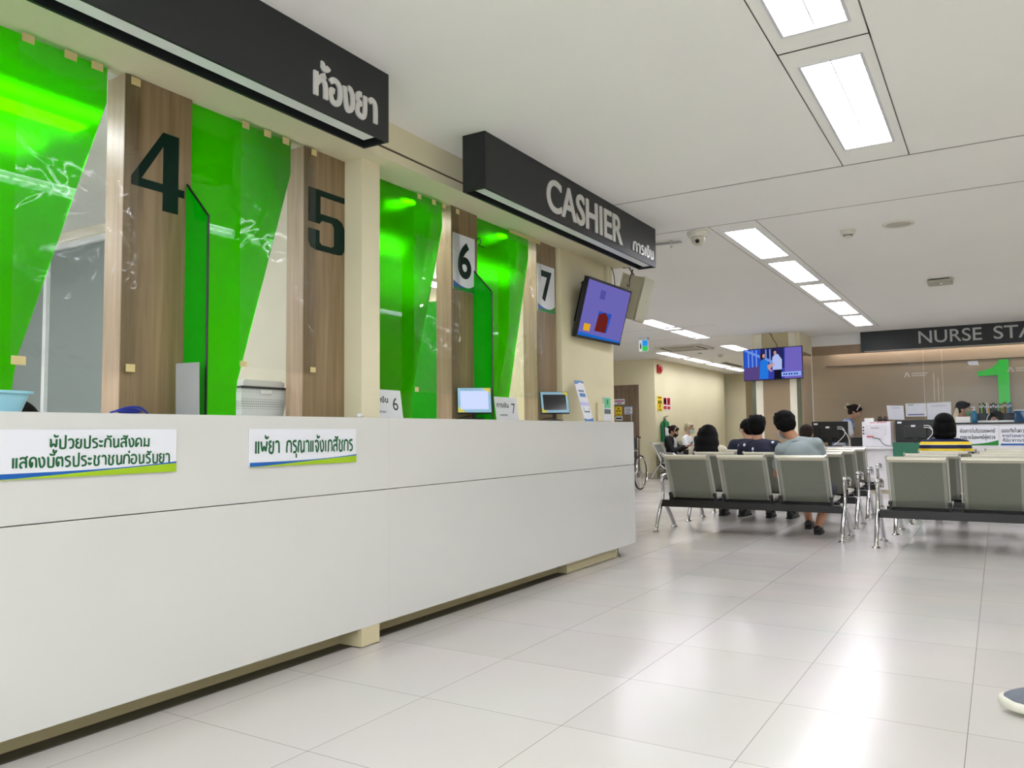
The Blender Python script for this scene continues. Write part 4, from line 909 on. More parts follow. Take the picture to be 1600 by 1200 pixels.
# ------------------------------------------------------------------ nurse station
struct('trim_5', MB().box((-2.70, 14.42, 2.44), (3.19, 14.50, CEIL)), WHITEP)
struct('trim_6', MB().box((-2.70, 14.425, 2.29), (3.19, 14.485, 2.439)), M('brown_bulkhead_laminate', (150, 126, 98), .35))
t = T('cove_light', 'warm white strip light hidden behind the nurse station bulkhead', 'light'); t.part('channel', MB().box((-2.65, 15.72, 2.545), (3.15, 15.84, CEIL-.0003)), WHITEP); t.part('tube', MB().box((-2.6, 15.74, 2.52), (3.1, 15.82, 2.5448)), emis('cove_tube', (255, 240, 236), 9)); t.done()
struct('trim_7', MB().box((-2.74, 15.885, 2.19), (3.19, 15.8995, 2.20)), M('dark_seam', (90, 76, 60), .5))
t = T('hanging_sign', 'long dark sign reading NURSE STATION above the far counter', 'sign')
t.part('box', MB().box((-1.90, 14.25, 2.30), (2.2, 14.40, CEIL-.001)), DGREY); t.part('under_trim', MB().box((-1.85, 14.27, 2.290), (2.15, 14.38, 2.2998)), M('pale_trim', (206, 196, 186), .4))
t.part('letters', latin_mb('NURSE', (-1.04, 14.2502, 2.372), XP, ZP, .875, .20, (0, -.008, 0), .006), LETTERD); t.part('letters', latin_mb('STATION', (-.01, 14.2502, 2.372), XP, ZP, 1.29, .20, (0, -.008, 0), .006), LETTERD); t.done()
# glass screen with printed marks
t = T('glass_screen', 'clear glass screen with pale triangle marks above the nurse counter', 'glass screen')
for a, b in ((-2.695, -1.0), (-.995, -.735), (-.73, 2.2)):
    z0 = 1.13 if a > -.9 else .83
    t.part('pane', MB().box((a, 14.385, z0), (b, 14.395, 2.285)), GLASSC)
    t.part('pane_edge', MB().box((b+.0005, 14.384, z0), (b+.0045, 14.396, 2.285)), M('pale_glass_edge', (222, 206, 180), .3))
    t.part('shoe', MB().box((a, 14.375, z0-.03), (b, 14.405, z0-.0005)), STEEL)
WM = M('frosted_white_print', (206, 196, 182), .6)
for x, z in ((-1.24, 1.885), (.19, 1.90)):
    m = MB(); m.prism([(-.045, -.035), (-.022, -.035), (0, .02), (.02, -.035), (.045, -.035), (.012, .045), (-.012, .045)], (x, 14.3845, z), XP, ZP, (0, -.001, 0)); t.part('printed_mark', m, WM)
    for k in range(2): t.part('printed_line', MB().box((x+.07, 14.3835, z+.012-.035*k), (x+.30-.03*k, 14.3845, z+.027-.035*k)), WM)
for x, z1 in ((-.86, 1.90), (-.80, 1.82)): t.part('clip_rod', MB().box((x, 14.377, 1.45), (x+.007, 14.3845, z1)), MATS['pale_glass_edge'])
t.done()
# counters
CW = M('white_desk_laminate', (222, 220, 222), .35)
t = T('nurse_desk', 'low white desk of the nurse station with the two big monitors', 'desk')
t.part('front_panel', MB().box((-2.66, 13.78, .06), (-.56, 13.80, .70)), CW); t.part('desktop', MB().box((-2.66, 13.72, .7005), (-.56, 14.36, .738), .004), CW); t.part('toe_kick', MB().box((-2.66, 13.81, 0), (-.56, 14.4, .0595)), M('grey_beige_skirting', (196, 186, 160))); t.part('side_panel', MB().box((-2.66, 13.8005, .06), (-2.63, 14.36, .70)), CW); t.done()
t = T('reception_counter', 'raised white counter with Thai posters on its front', 'counter')
t.part('front_panel', MB().box((-.555, 13.72, .06), (2.3, 13.75, 1.07)), CW); t.part('countertop', MB().box((-.555, 13.70, 1.0705), (2.3, 14.10, 1.095), .003), BLACK); t.part('worktop', MB().box((-.555, 14.1005, .70), (2.3, 14.36, .738)), CW); t.part('side_panel', MB().box((-.555, 13.7505, .06), (-.53, 14.4, .6995)), CW); t.part('toe_kick', MB().box((-.55, 13.78, 0), (2.3, 14.3, .0595)), MATS['grey_beige_skirting']); t.done()
def poster(x0, x1, label, lines, band, bcol):
    t = T('poster', label, 'poster'); y = 13.7195; z0, z1 = .755, 1.06
    t.part('sheet', MB().box((x0, y-.003, z0), (x1, y, z1)), SIGNW)
    N = 14; w = x1-x0
    t.part('band', MB().prism([(0, 0), (1, 0)]+[(1-i/N, band[0]+band[1]*(1-i/N)**3) for i in range(N+1)], (x0, y-.0032, z0), XP*w, ZP*(z1-z0), (0, -.001, 0)), bcol)
    for s, x, z, ww, h, m in lines: t.part('lettering', thai_mb(s, (x, y-.0032, z), XP, ZP, ww, h, (0, -.001, 0), .2), m)
    t.done()
NAVY = M('navy_print', (24, 30, 80), .5)
poster(-.53, -.012, 'white poster with green wave and two lines of black Thai text', [('ต้องการใบรับรองแพทย์', -.50, .945, .45, .042, INK), ('กรุณาแจ้งแพทย์ผู้ตรวจ', -.50, .852, .45, .042, INK)], (.06, .2), SIGNG)
poster(.015, .62, 'white poster with blue band and three lines of Thai text, cut by the photo edge', [('ขออภัยในความไม่สะดวก', .03, .945, .55, .042, INK), ('ทางโรงพยาบาลของด', .04, .875, .48, .034, NAVY), ('ที่มีอาการเร่งด่วน', .04, .81, .40, .032, NAVY)], (.09, .02), SIGNB)
def big_monitor(x0, x1, z0, z1, label):
    t = T('computer_monitor', label, 'monitor'); y = 13.98; cx = (x0+x1)/2
    t.part('back_shell', MB().box((x0, y, z0), (x1, y+.03, z1), .006).box((cx-.16, y-.03, z0+.06), (cx+.16, y-.0005, z1-.09), .012), M('black_monitor_shell', (18, 19, 20), .3))
    t.part('screen', MB().box((x0+.01, y+.0305, z0+.015), (x1-.01, y+.032, z1-.01)), emis('monitor_glow', (170, 190, 220), .6))
    b = MB().box((cx-.03, y-.05, .745), (cx+.03, y-.031, z0+.12)).box((cx-.12, y-.1, .7385), (cx+.12, y+.08, .748), .003); t.part('stand', b, BLACK)
    for x, z in ((x0+.03, z1-.035), (cx-.06, z1-.09)): t.part('sticker', MB().box((x, y-.0325 if abs(x-cx) < .15 else y-.0025, z-.02), (x+.06, y-.031 if abs(x-cx) < .15 else y-.0003, z+.01)), SIGNW)
    for k in range(2): t.part('cable', MB().tube(spline([(cx+.12, y-.034, z1-.09-.03*k), (cx+.2, y-.05, z1-.1-.03*k), (cx+.24+.02*k, y-.06, z1-.2), (cx+.16+.14*k, y-.06, z0+.04), (cx+.05+.26*k, y-.08, .748)]), .006, 6), WHITEP, smooth=True)
    t.done()
big_monitor(-2.66, -2.10, .80, 1.145, 'back of a black monitor with looping white cables beside the column'); big_monitor(-1.40, -.83, .80, 1.152, 'back of a black monitor behind the green board')
def printer():
    t = T('printer', 'white laser printer on the nurse desk with a black cable on its back', 'printer'); PW = M('printer_white', (226, 224, 230), .35); x0, x1, y0, y1, z0, z1 = -1.87, -1.45, 13.82, 14.22, .7385, 1.13
    t.part('body', MB().box((x0, y0, z0), (x1, y1, z1), .012, 3), PW); t.part('rear_cover', MB().box((x0+.05, y0-.006, z0+.18), (x1-.07, y0-.0005, z1-.05), .003).box((x0+.1, y0-.009, z0+.13), (x1-.1, y0-.0065, z0+.2)), M('printer_panel', (214, 212, 218), .4))
    for a, b in ((.12, .19), (.22, .26), (.27, .36)): t.part('red_strip', MB().box((x0+a, y0-.002, z1-.018), (x0+b, y0-.0005, z1-.008)), RED)
    t.part('red_strip', MB().box((x0+.07, y0-.0095, z0+.145), (x0+.17, y0-.0067, z0+.165)), RED)
    for k in range(3): t.part('port', MB().box((x0+.012, y0-.002, z1-.1-.05*k), (x0+.035, y0-.0004, z1-.075-.05*k)), INK)
    for k in range(2): t.part('printed_line', MB().box((x0+.13, y0-.0068, z1-.095-.015*k), (x0+.25, y0-.0062, z1-.088-.015*k)), M('grey_print', (130, 130, 136), .5))
    t.part('cable', MB().tube(spline([(x0+.15, y0-.012, z0+.14), (x0+.24, y0-.02, z0+.12), (x0+.3, y0-.03, z0+.05), (x0+.36, y0-.03, z0+.012), (x0+.41, y0-.02, z0+.01)]), .005, 6), BLACK); t.done()
printer()
solo('paper_box', MB().box((-1.84, 13.9, 1.1305), (-1.70, 14.02, 1.19), .003), WHITEP, 'small white box standing on the left of the printer', 'box')
t = T('shoe_pair', 'pair of dark brown shoes lying on the printer', 'shoes'); BRN = M('dark_brown_leather', (52, 34, 30), .45)
for x in (-1.62, -1.54): t.part('shoe', evaluated(MB().ball((x, 13.96, 1.16), (.04, .1, .028), 16).ball((x, 14.0, 1.18), (.035, .06, .04), 14), [('REMESH', dict(mode='VOXEL', voxel_size=.008)), ('SMOOTH', dict(factor=.5, iterations=3))]), BRN, smooth=True).data.materials.append(BRN)
t.done()
t = T('desk_phone', 'black desk telephone and stacker by the printer on the nurse desk', 'telephone'); t.part('body', MB().box((-2.05, 13.86, .7385), (-1.89, 14.02, .88), .01), BLACK); t.part('tray_top', MB().box((-2.06, 13.84, .8805), (-1.885, 14.04, .895), .003), M('grey_metal_tray', (96, 98, 102), .35)); t.done()
solo('keyboard', MB().obox(Vector((-2.38, 13.80, .747)), Vector((.42, 0, 0)), Vector((0, .13, 0)), Vector((0, 0, .014)), .003), BLACK, 'black keyboard under the monitor beside the column', 'keyboard')
solo('green_board', MB().box((-1.42, 13.70, .02), (-1.0, 13.712, .80), .003), M('teal_green_board', (40, 108, 82), .5), 'teal green board leaning against the front of the nurse desk', 'board')
for k, (a, b, z0, z1, lb) in enumerate(((-1.54, -1.30, 1.17, 1.40, 'tilted white paper sheet taped to the glass above the printer'), (-1.28, -.98, 1.21, 1.42, 'white landscape notice taped to the glass, second from the left'), (-.97, -.63, 1.14, 1.42, 'large pale sheet taped to the glass beside the staff in navy'))):
    t = T('glass_paper', lb, 'paper'); dz = .012*(k-1)
    t.part('sheet', MB().prism([(a, z0), (b, z0+dz), (b-.01*(k == 0)-.0, z1+dz), (a-.02*(k == 0), z1)], (0, 14.381, 0), XP, ZP, (0, -.0008, 0)), M('paper_white', (216, 216, 222), .6))
    if k == 1: t.part('print_band', MB().box((a+.03, 14.379, z0+.02), (b-.03, 14.3801, z0+.04)), M('blue_grey_print', (96, 104, 140), .5)); t.part('print_band', MB().box((a+.03, 14.379, z1-.03), (a+.12, 14.3801, z1-.02)), SIGNG)
    else: t.part('print_band', MB().box((a+.05, 14.379, z1-.05), (b-.06, 14.3801, z1-.043)), M('faint_print', (150, 150, 158), .6))
    t.done()
t = T('tissue_box', 'white tissue box on the reception counter end', 'box'); t.part('box', MB().box((-.55, 13.78, 1.0955), (-.36, 13.9, 1.185), .004), WHITEP); t.part('slit', MB().box((-.50, 13.82, 1.1855), (-.41, 13.86, 1.187)), INK); t.done()
def bottle():
    t = T('gel_bottle', 'clear blue hand gel pump bottle on the reception counter', 'bottle'); c = (-.305, 13.82, 1.0955); BG = sheet('blue_gel_plastic', lin((60, 160, 205)), lin((70, 170, 215)), .7)
    t.part('bottle', MB().lathe([(.034, 0), (.038, .01), (.038, .13), (.03, .155), (.014, .165), (.014, .18)], c, 20), BG, smooth=True)
    t.part('pump', MB().lathe([(.017, .1805), (.017, .2), (.006, .202), (.006, .225), (.016, .227), (.016, .238)], c, 14).obox(Vector(c)+Vector((-.02, 0, .232)), Vector((.05, 0, 0)), Vector((0, .014, 0)), Vector((0, 0, .01))), M('clear_white_pump', (214, 224, 228), .3), smooth=True); t.done()
bottle()
# shelf of files behind the counter
t = T('file_shelf', 'dark file shelf behind the reception counter', 'shelf'); t.part('body', MB().box((-.30, 15.2, .0), (.95, 15.55, 1.253), .004), M('dark_navy_laminate', (28, 32, 46), .4)); t.done()
FC = [(22, 22, 24), (150, 200, 60), (30, 32, 34), (26, 26, 28), (226, 226, 222), (200, 150, 40), (20, 20, 22), (24, 24, 26), (18, 18, 20), (90, 190, 110), (120, 84, 58), (170, 120, 84), (140, 100, 70), (40, 34, 30), (176, 130, 90), (60, 130, 190), (36, 90, 150)]
FN = ['black', 'lime green', 'charcoal', 'jet black', 'white', 'amber', 'thick black', 'glossy black', 'wide black', 'mint green', 'brown', 'tan', 'russet', 'near-black', 'sandy', 'sky blue', 'deep blue']
x = -.265
for k, (c, nme) in enumerate(zip(FC, FN)):
    w = .036 if k in (6, 7, 8) else .025; h = random.uniform(.15, .19)
    t = T('file_binder', '%s upright file, number %s from the left on the dark shelf' % (nme, ['one', 'two', 'three', 'four', 'five', 'six', 'seven', 'eight', 'nine', 'ten', 'eleven', 'twelve', 'thirteen', 'fourteen', 'fifteen', 'sixteen', 'seventeen'][k]), 'file', 'files on the dark shelf')
    t.part('cover', MB().box((x, 15.22, 1.2535), (x+w-.003, 15.45, 1.2535+h), .002), M('file_%d' % k, c, .4)); t.part('spine_label', MB().box((x+.004, 15.2185, 1.2535+h*.55), (x+w-.007, 15.2197, 1.2535+h*.8)), SIGNW); t.done(); x += w
# green number one on the back wall
def numeral_one():
    t = T('number_sign', 'big bright green numeral 1 on the wall behind the files', 'number sign'); y = 15.899
    P = [(.02, -1.05), (.185, -1.05), (.185, .07), (.05, .07), (.01, .0), (-.05, -.055), (-.14, -.095), (-.27, -.12), (-.27, -.195), (.02, -.195)]
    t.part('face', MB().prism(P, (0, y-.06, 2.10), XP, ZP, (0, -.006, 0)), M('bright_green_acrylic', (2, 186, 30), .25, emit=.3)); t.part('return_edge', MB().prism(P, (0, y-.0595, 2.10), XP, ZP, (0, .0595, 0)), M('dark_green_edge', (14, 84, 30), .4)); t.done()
numeral_one()
solo('glass_sticker', MB().prism([(0, .03), (.02, -.03), (.155, -.035), (.14, .03)], (-.38, 14.3845, 2.03), XP, ZP, (0, -.001, 0)), SIGNW, 'small white sticker high on the glass left of the green numeral 1', 'sticker')
t = T('clear_box', 'clear bluish plastic box on the reception counter at the photo edge', 'box'); t.part('box', MB().box((.20, 13.85, 1.0955), (.40, 14.0, 1.26), .006), sheet('blue_clear_plastic', lin((150, 190, 225)), lin((90, 140, 190)), .4)); t.part('lid', MB().box((.195, 13.845, 1.2605), (.405, 14.005, 1.275), .003), M('pale_lid', (200, 206, 212), .3)); t.done()
solo('warning_tag', MB().prism([(0, 0), (.12, 0), (.06, .2)], (.34, 14.3845, 1.42), XP, ZP, (0, -.001, 0)), M('yellow_green_print', (200, 220, 40), .4), 'yellow green triangular tag on the glass at the photo edge', 'sign')
solo('cream_cloth', evaluated(MB().ball((-.57, 14.25, 1.15), (.035, .03, .13), 14).ball((-.55, 14.25, 1.26), (.03, .025, .08), 12).ball((-.6, 14.25, 1.05), (.06, .04, .1), 12).ball((-.59, 14.25, .86), (.05, .04, .12), 12), [('REMESH', dict(mode='VOXEL', voxel_size=.012)), ('SMOOTH', dict(factor=.5, iterations=3))]), None, 'cream cloth bag hanging beside the staff in navy', 'bag', smooth=True).data.materials.append(M('cream_cloth', (214, 198, 172), .8))
# far corridor door left of the column, and its small dark box
dr = T('door_2', 'half hidden wood door at the far wall left of the column', 'door'); dr.r['kind'] = 'structure'
dr.part('leaf', MB().box((-5.70, 24.17, 0), (-4.95, 24.198, 2.0)), M('pale_door_laminate', (176, 150, 124), .4)); dr.part('handle', MB().box((-5.1, 24.14, 1.0), (-5.07, 24.169, 1.2)), STEEL); dr.done()
struct('trim_8', MB().box((-5.83, 24.15, 0), (-5.705, 24.199, 2.12)).box((-5.705, 24.15, 2.005), (-4.8, 24.199, 2.12)), M('cream_strip_paint', (232, 226, 206)))
t = T('exit_light_box', 'small dark box sign on the far wall left of the column', 'sign'); t.part('box', MB().box((-5.75, 24.10, 2.2), (-5.35, 24.198, 2.42), .01), M('dark_grey_box', (60, 54, 48), .5)); t.done()
t = T('stationery_rack', 'white desk rack with black tray beyond the waiting benches', 'rack'); t.part('shelf_unit', MB().box((-3.45, 13.0, 0), (-2.9, 13.35, .72), .006), WHITEP); t.part('black_tray', MB().box((-3.5, 12.98, .7205), (-3.2, 13.1, .74), .003), BLACK); t.done()

# ------------------------------------------------------------------ people
SKIN = M('warm_skin', (196, 150, 122), .5, var=.06, scale=14); SKIND = M('tan_skin', (178, 128, 98), .5, var=.06, scale=14)
HAIRB = M('black_hair', (9, 8, 9), .7, var=.3, scale=30, bump=.25, spec=.12, stretch=(4, 4, .6)); HAIRBR = M('dark_brown_hair', (38, 27, 22), .7, var=.3, scale=30, bump=.25, spec=.15, stretch=(4, 4, .6)); HAIRG = M('greying_fair_hair', (150, 136, 108), .5, var=.2, scale=30, bump=.4)
EYEW = M('eye_white', (232, 228, 222), .2); IRIS = M('dark_iris', (26, 18, 14), .15); LIP = M('lip', (160, 92, 84), .45)
def cloth(name, rgb): return M(name, rgb, .8, var=.08, scale=7, bump=.35)
def voxel(mb, mat, size, it=4):
    me = evaluated(mb, [('REMESH', dict(mode='VOXEL', voxel_size=size)), ('SMOOTH', dict(factor=.5, iterations=it))])
    me.materials.clear(); me.materials.append(mat)
    for f in me.polygons: f.use_smooth = True
    return me
def cap(mb, p, q, r, s=None):
    s = r if s is None else s; mb.cyl(p, q, r, s, 16).ball(p, r, 16).ball(q, s, 16)
def basis(fwd, up):
    f = Vector(fwd).normalized(); r = f.cross(Vector(up)).normalized(); u = r.cross(f); return Matrix((r, f, u)).transposed()
def person(label, at, yaw, pose, skin=SKIN, hair=HAIRB, style='short', shirt=None, sleeve='short', trousers=None, shoes=None, mask=None, glasses=None, vest=None, cut=None, eyes=True):
    """pose: joints in the person's own frame (x right, y ahead, z up) with the seat or ground at the given place"""
    t = T('person', label, 'person')
    Mw = Matrix.Translation(Vector(at)) @ Matrix.Rotation(yaw, 4, 'Z')
    d = dict(pel=(0, 0, .10), wai=(0, -.03, .24), che=(0, -.05, .40), nek=(0, -.045, .55), head=(0, -.01, .69), face=(0, 1, -.1), up=(0, 0, 1),
             sL=(-.175, -.05, .475), sR=(.175, -.05, .475), eL=(-.235, .02, .22), eR=(.235, .02, .22), wL=(-.13, .22, .17), wR=(.13, .22, .17), fL=(.35, 1, -.2), fR=(-.35, 1, -.2),
             hL=(-.095, .03, .08), hR=(.095, .03, .08), kL=(-.12, .43, .09), kR=(.12, .43, .09), aL=(-.12, .40, -.29), aR=(.12, .40, -.29), tL=(-.13, .58, -.314), tR=(.13, .58, -.314), w=1.)
    d.update(pose); J = {k: (Mw @ Vector(v) if k not in ('face', 'up', 'fL', 'fR', 'w') else v) for k, v in d.items()}
    R = Mw.to_3x3(); H = R @ basis(d['face'], d['up']); hc = J['head']; w = d['w']
    hp = lambda x, y, z: hc + H @ Vector((x, y, z)); hq = H.to_quaternion()
    spine = basis((J['che']-J['pel']).cross(J['sR']-J['sL'])*-1, J['che']-J['pel']) if False else None
    ax = (J['sR']-J['sL']).normalized(); up_ = (J['nek']-J['wai']).normalized(); fw_ = up_.cross(ax).normalized(); TB = Matrix((ax, fw_, ax.cross(fw_))).transposed().to_quaternion()
    def torso(mb, g=0.):
        mb.ball(J['pel'], (.165*w+g, .125+g, .115+g), 20, R.to_quaternion()); mb.ball(J['wai'], (.145*w+g, .105+g, .13+g), 20, TB); mb.ball(J['che'], (.165*w+g, .115+g, .15+g), 20, TB)
        cap(mb, J['wai'], J['che'], .105*w+g); cap(mb, J['sL'], J['sR'], .058+g); cap(mb, J['sL'], J['nek']-up_*.03, .052+g, .046+g); cap(mb, J['sR'], J['nek']-up_*.03, .052+g, .046+g); cap(mb, J['che'], J['nek']-up_*.06, .1*w+g, .06+g)
    def hand(mb, wr, fwd, side):
        B = R @ basis(fwd, (0, 0, 1)); P = lambda x, y, z: wr + B @ Vector((x, y, z)); s = side
        for a in (-.026, 0, .026): cap(mb, P(a*.7, .01, 0), P(a, .085, 0), .017, .016)
        for k, (a, l) in enumerate(((-.033, .062), (-.012, .074), (.011, .07), (.032, .055))):
            q0, q1, q2 = P(a, .09, 0), P(a*1.1, .09+l*.55, -.012), P(a*1.1, .09+l*.9, -.04); cap(mb, q0, q1, .0095, .009); cap(mb, q1, q2, .009, .0078)
        cap(mb, P(-s*.03, .03, 0), P(-s*.058, .065, -.012), .013, .011); cap(mb, P(-s*.058, .065, -.012), P(-s*.052, .1, -.028), .0105, .009)
    b = MB(); torso(b, -.006)
    for s, S, E_, Wr, f in ((-1, 'sL', 'eL', 'wL', 'fL'), (1, 'sR', 'eR', 'wR', 'fR')):
        cap(b, J[S], J[E_], .048, .04); cap(b, J[E_], J[Wr], .04, .028); hand(b, J[Wr], d[f], s)
    for h, k, a, o in (('hL', 'kL', 'aL', 'tL'), ('hR', 'kR', 'aR', 'tR')):
        cap(b, J[h], J[k], .082, .056); cap(b, J[k], J[k].lerp(J[a], .4), .054, .052); cap(b, J[k].lerp(J[a], .4), J[a], .05, .036); cap(b, J[a]-Vector((0, 0, .02)), J[a].lerp(J[o], .6), .036, .034); cap(b, J[a].lerp(J[o], .6), J[o], .034, .026)
    cap(b, J['nek']-up_*.05, hp(0, -.015, -.06), .056, .052)
    b.ball(hp(0, -.008, .022), (.074, .093, .096), 24, hq); b.ball(hp(0, .022, -.03), (.062, .07, .088), 24, hq); b.ball(hp(0, .052, -.088), (.036, .032, .03), 16, hq); b.ball(hp(0, .015, -.07), (.055, .05, .045), 16, hq)
    cap(b, hp(0, .088, .004), hp(0, .108, -.032), .009, .014); b.ball(hp(0, .1, -.038), (.018, .012, .009), 12, hq); b.ball(hp(0, .084, .022), (.055, .014, .012), 14, hq); b.ball(hp(0, .088, -.064), (.026, .012, .012), 12, hq)
    for s in (-1, 1): b.ball(hp(s*.074, -.008, -.012), (.012, .026, .034), 14, hq); b.ball(hp(s*.034, .066, -.036), (.024, .022, .02), 12, hq)
    body = t.part('body', voxel(b, skin, .0075, 3), skin)
    if eyes:
        for s in (-1, 1):
            e = t.part('eye', MB().ball(hp(s*.031, .0815, -.004), .0125, 14), EYEW, smooth=True); t.part('iris', MB().ball(hp(s*.031, .0895, -.005), .0062, 10), IRIS, e, smooth=True)
            t.part('eyebrow', MB().tube([hp(s*.014, .0925, .022), hp(s*.032, .0935, .028), hp(s*.05, .08, .022)], .0042, 6), hair, smooth=True)
        if not mask: t.part('lips', MB().ball(hp(0, .0955, -.066), (.02, .007, .0065), 12, hq), LIP, smooth=True)
    h = MB(); h.ball(hp(0, -.016, .048), (.086, .1, .08), 20, hq); h.ball(hp(0, -.05, .0), (.083, .066, .092), 20, hq)
    for s in (-1, 1): h.ball(hp(s*.07, -.012, .03), (.02, .058, .05), 14, hq); h.ball(hp(s*.074, .03, .03), (.012, .018, .04), 12, hq)
    h.ball(hp(.015, .058, .082), (.066, .038, .028), 14, hq)
    if style == 'thick':
        h.ball(hp(0, -.02, .05), (.1, .115, .092), 20, hq); h.ball(hp(0, -.05, -.005), (.094, .074, .1), 20, hq); h.ball(hp(-.01, .07, .075), (.075, .045, .04), 14, hq)
        for k in range(26):
            a = random.uniform(0, 2*PI); z = random.uniform(-.03, .11); rr = math.sqrt(max(.05, 1-((z-.03)/.11)**2)); h.ball(hp(.09*rr*math.cos(a), -.03+.085*rr*math.sin(a) if math.sin(a) < .3 else -.03, z), (.02, .02, .03), 8, hq)
    if style in ('bob', 'long'):
        h.ball(hp(0, -.045, -.035), (.108, .08, .12), 20, hq); h.ball(hp(0, -.05, -.11), (.112, .065, .06), 18, hq); h.ball(hp(0, -.02, .045), (.1, .108, .09), 20, hq)
        for s in (-1, 1): h.ball(hp(s*.088, -.005, -.05), (.026, .062, .11), 14, hq)
    if style == 'long': h.ball(hp(0, -.035, -.03), (.122, .112, .15), 24, hq); h.ball(hp(0, -.055, -.13), (.142, .095, .17), 24, hq); h.ball(hp(0, -.065, -.24), (.15, .085, .16), 20, hq)
    if style == 'bun': h.ball(hp(0, -.125, .03), (.04, .04, .036), 14, hq); h.ball(hp(.01, -.15, .02), (.03, .02, .02), 10, hq)
    t.part('hair', voxel(h, hair, .008, 3), hair)
    if shirt:
        c = MB(); torso(c, .012)
        for S, E_, Wr in (('sL', 'eL', 'wL'), ('sR', 'eR', 'wR')):
            if sleeve == 'short': cap(c, J[S], J[S].lerp(J[E_], .62), .066, .066)
            else: cap(c, J[S], J[E_], .064, .054); cap(c, J[E_], J[E_].lerp(J[Wr], .93), .053, .04)
        t.part('shirt', voxel(c, shirt, .011, 5), shirt)
        cl = MB(); ctr = J['nek']-up_*.028; q = TB; cl.tube([ctr + q @ Vector((.068*math.cos(a), .062*math.sin(a), -.012*math.sin(a))) for a in (2*PI*k/24 for k in range(24))], .0085, 6, closed=True); t.part('collar', cl, shirt, smooth=True)
    if vest:
        c = MB(); c.ball(J['wai'], (.162*w, .122, .16), 20, TB); c.ball(J['che'], (.158*w, .136, .155), 20, TB); c.ball(J['pel'], (.185, .145, .13), 18, R.to_quaternion())
        for S in ('sL', 'sR'): cap(c, J[S].lerp(J['nek'], .45), J['che'], .075, .09)
        t.part('vest', voxel(c, vest, .011, 4), vest)
    if trousers:
        c = MB(); c.ball(J['pel']-Vector((0, 0, .01)), (.178, .138, .12), 20, R.to_quaternion()); lim = .93 if trousers[1] == 'long' else .0
        for h_, k, a in (('hL', 'kL', 'aL'), ('hR', 'kR', 'aR')):
            cap(c, J[h_], J[k], .095, .07)
            if lim: cap(c, J[k], J[k].lerp(J[a], lim), .068, .058)
        t.part('trousers' if lim else 'shorts', voxel(c, trousers[0], .012, 4), trousers[0])
    if shoes:
        for a, o in (('aL', 'tL'), ('aR', 'tR')):
            A_, O = J[a], J[o]; dr = (O-A_); dr.z = 0; dr.normalize(); z = min(A_.z, O.z)-.036
            c = MB(); heel = Vector((A_.x, A_.y, z+.03))-dr*.05; toe = Vector((O.x, O.y, z+.03))+dr*.01
            c.ball(heel, (.038, .038, .042), 14); cap(c, heel+Vector((0, 0, .008)), heel.lerp(toe, .6), .04, .041); cap(c, heel.lerp(toe, .6), toe, .041, .033); sh_ = t.part('shoe', voxel(c, shoes, .008, 3), shoes)
            sl = MB(); n_ = Vector((-dr.y, dr.x, 0)); out = [(-.045, -.03), (-.045, .03), (.08, .042), (.2, .042), (.235, .02), (.24, 0), (.235, -.02), (.2, -.042), (.08, -.042)]
            L = (toe-heel).length/.2; sl.prism([(x*L, y) for x, y in out], Vector((heel.x, heel.y, z-.008)), dr, n_, (0, 0, .02)); t.part('sole', sl, BLACKM, sh_)
    if mask:
        def mf(u, v):
            a = (u-.5)*2.3; z = -.022-.078*v; rad = .072+.03*math.cos(a*1.1)*math.sin(PI*(.25+.6*v)); return hp(rad*math.sin(a)*1.02, .035+rad*math.cos(a)*.86-.012*v, z)
        t.part('face_mask', evaluated(MB().grid(mf, 14, 8), [('SOLIDIFY', dict(thickness=.004, offset=1))]), mask, smooth=True).data.materials.append(mask)
        for s in (-1, 1): t.part('ear_loop', MB().tube([hp(s*.066, .045, -.03), hp(s*.08, .01, -.004), hp(s*.083, -.02, -.01), hp(s*.07, .03, -.075)], .002, 5), mask)
    if glasses:
        for s in (-1, 1):
            t.part('lens_rim', MB().tube([hp(s*.033+.025*math.cos(a), .104-.006*abs(math.cos(a)), -.006+.019*math.sin(a)) for a in (2*PI*k/18 for k in range(18))], .0026, 6, closed=True), glasses); t.part('temple', MB().tube([hp(s*.058, .096, .0), hp(s*.078, .05, .0), hp(s*.082, -.012, .002)], .0022, 5), glasses)
        t.part('nose_bridge', MB().tube([hp(-.01, .104, -.002), hp(0, .108, .001), hp(.01, .104, -.002)], .0022, 5), glasses)
    t.J = J; t.hp = hp; t.H = H; t.R = R
    return t
SEAT = .36
DENIM = cloth('dark_denim', (40, 46, 60)); BLKC = cloth('black_cloth', (16, 16, 18)); NAVYC = cloth('navy_cloth', (20, 26, 50)); WHC = cloth('white_cloth', (226, 228, 234)); GREYT = cloth('grey_blue_cotton', (146, 158, 160)); CREAMC = cloth('cream_cotton', (206, 198, 176))
SHOEB = M('black_shoe', (18, 18, 20), .45)
def dotted(name):
    m = cloth(name, (18, 24, 48)); n = m.node_tree; b = n.nodes['Principled BSDF']
    tc = nd(n, 'ShaderNodeTexCoord'); mp = nd(n, 'ShaderNodeMapping'); mp.inputs['Scale'].default_value = (13, 13, 9); n.links.new(tc.outputs['Object'], mp.inputs[0])
    vo = nd(n, 'ShaderNodeTexVoronoi'); vo.inputs['Scale'].default_value = 1; n.links.new(mp.outputs[0], vo.inputs[0])
    cr = nd(n, 'ShaderNodeValToRGB'); cr.color_ramp.interpolation = 'CONSTANT'; cr.color_ramp.elements[0].color = (*lin((214, 218, 232)), 1); cr.color_ramp.elements[1].position = .2; cr.color_ramp.elements[1].color = (*lin((18, 24, 48)), 1)
    n.links.new(vo.outputs[0], cr.inputs[0]); n.links.new(cr.outputs[0], b.inputs['Base Color']); return m
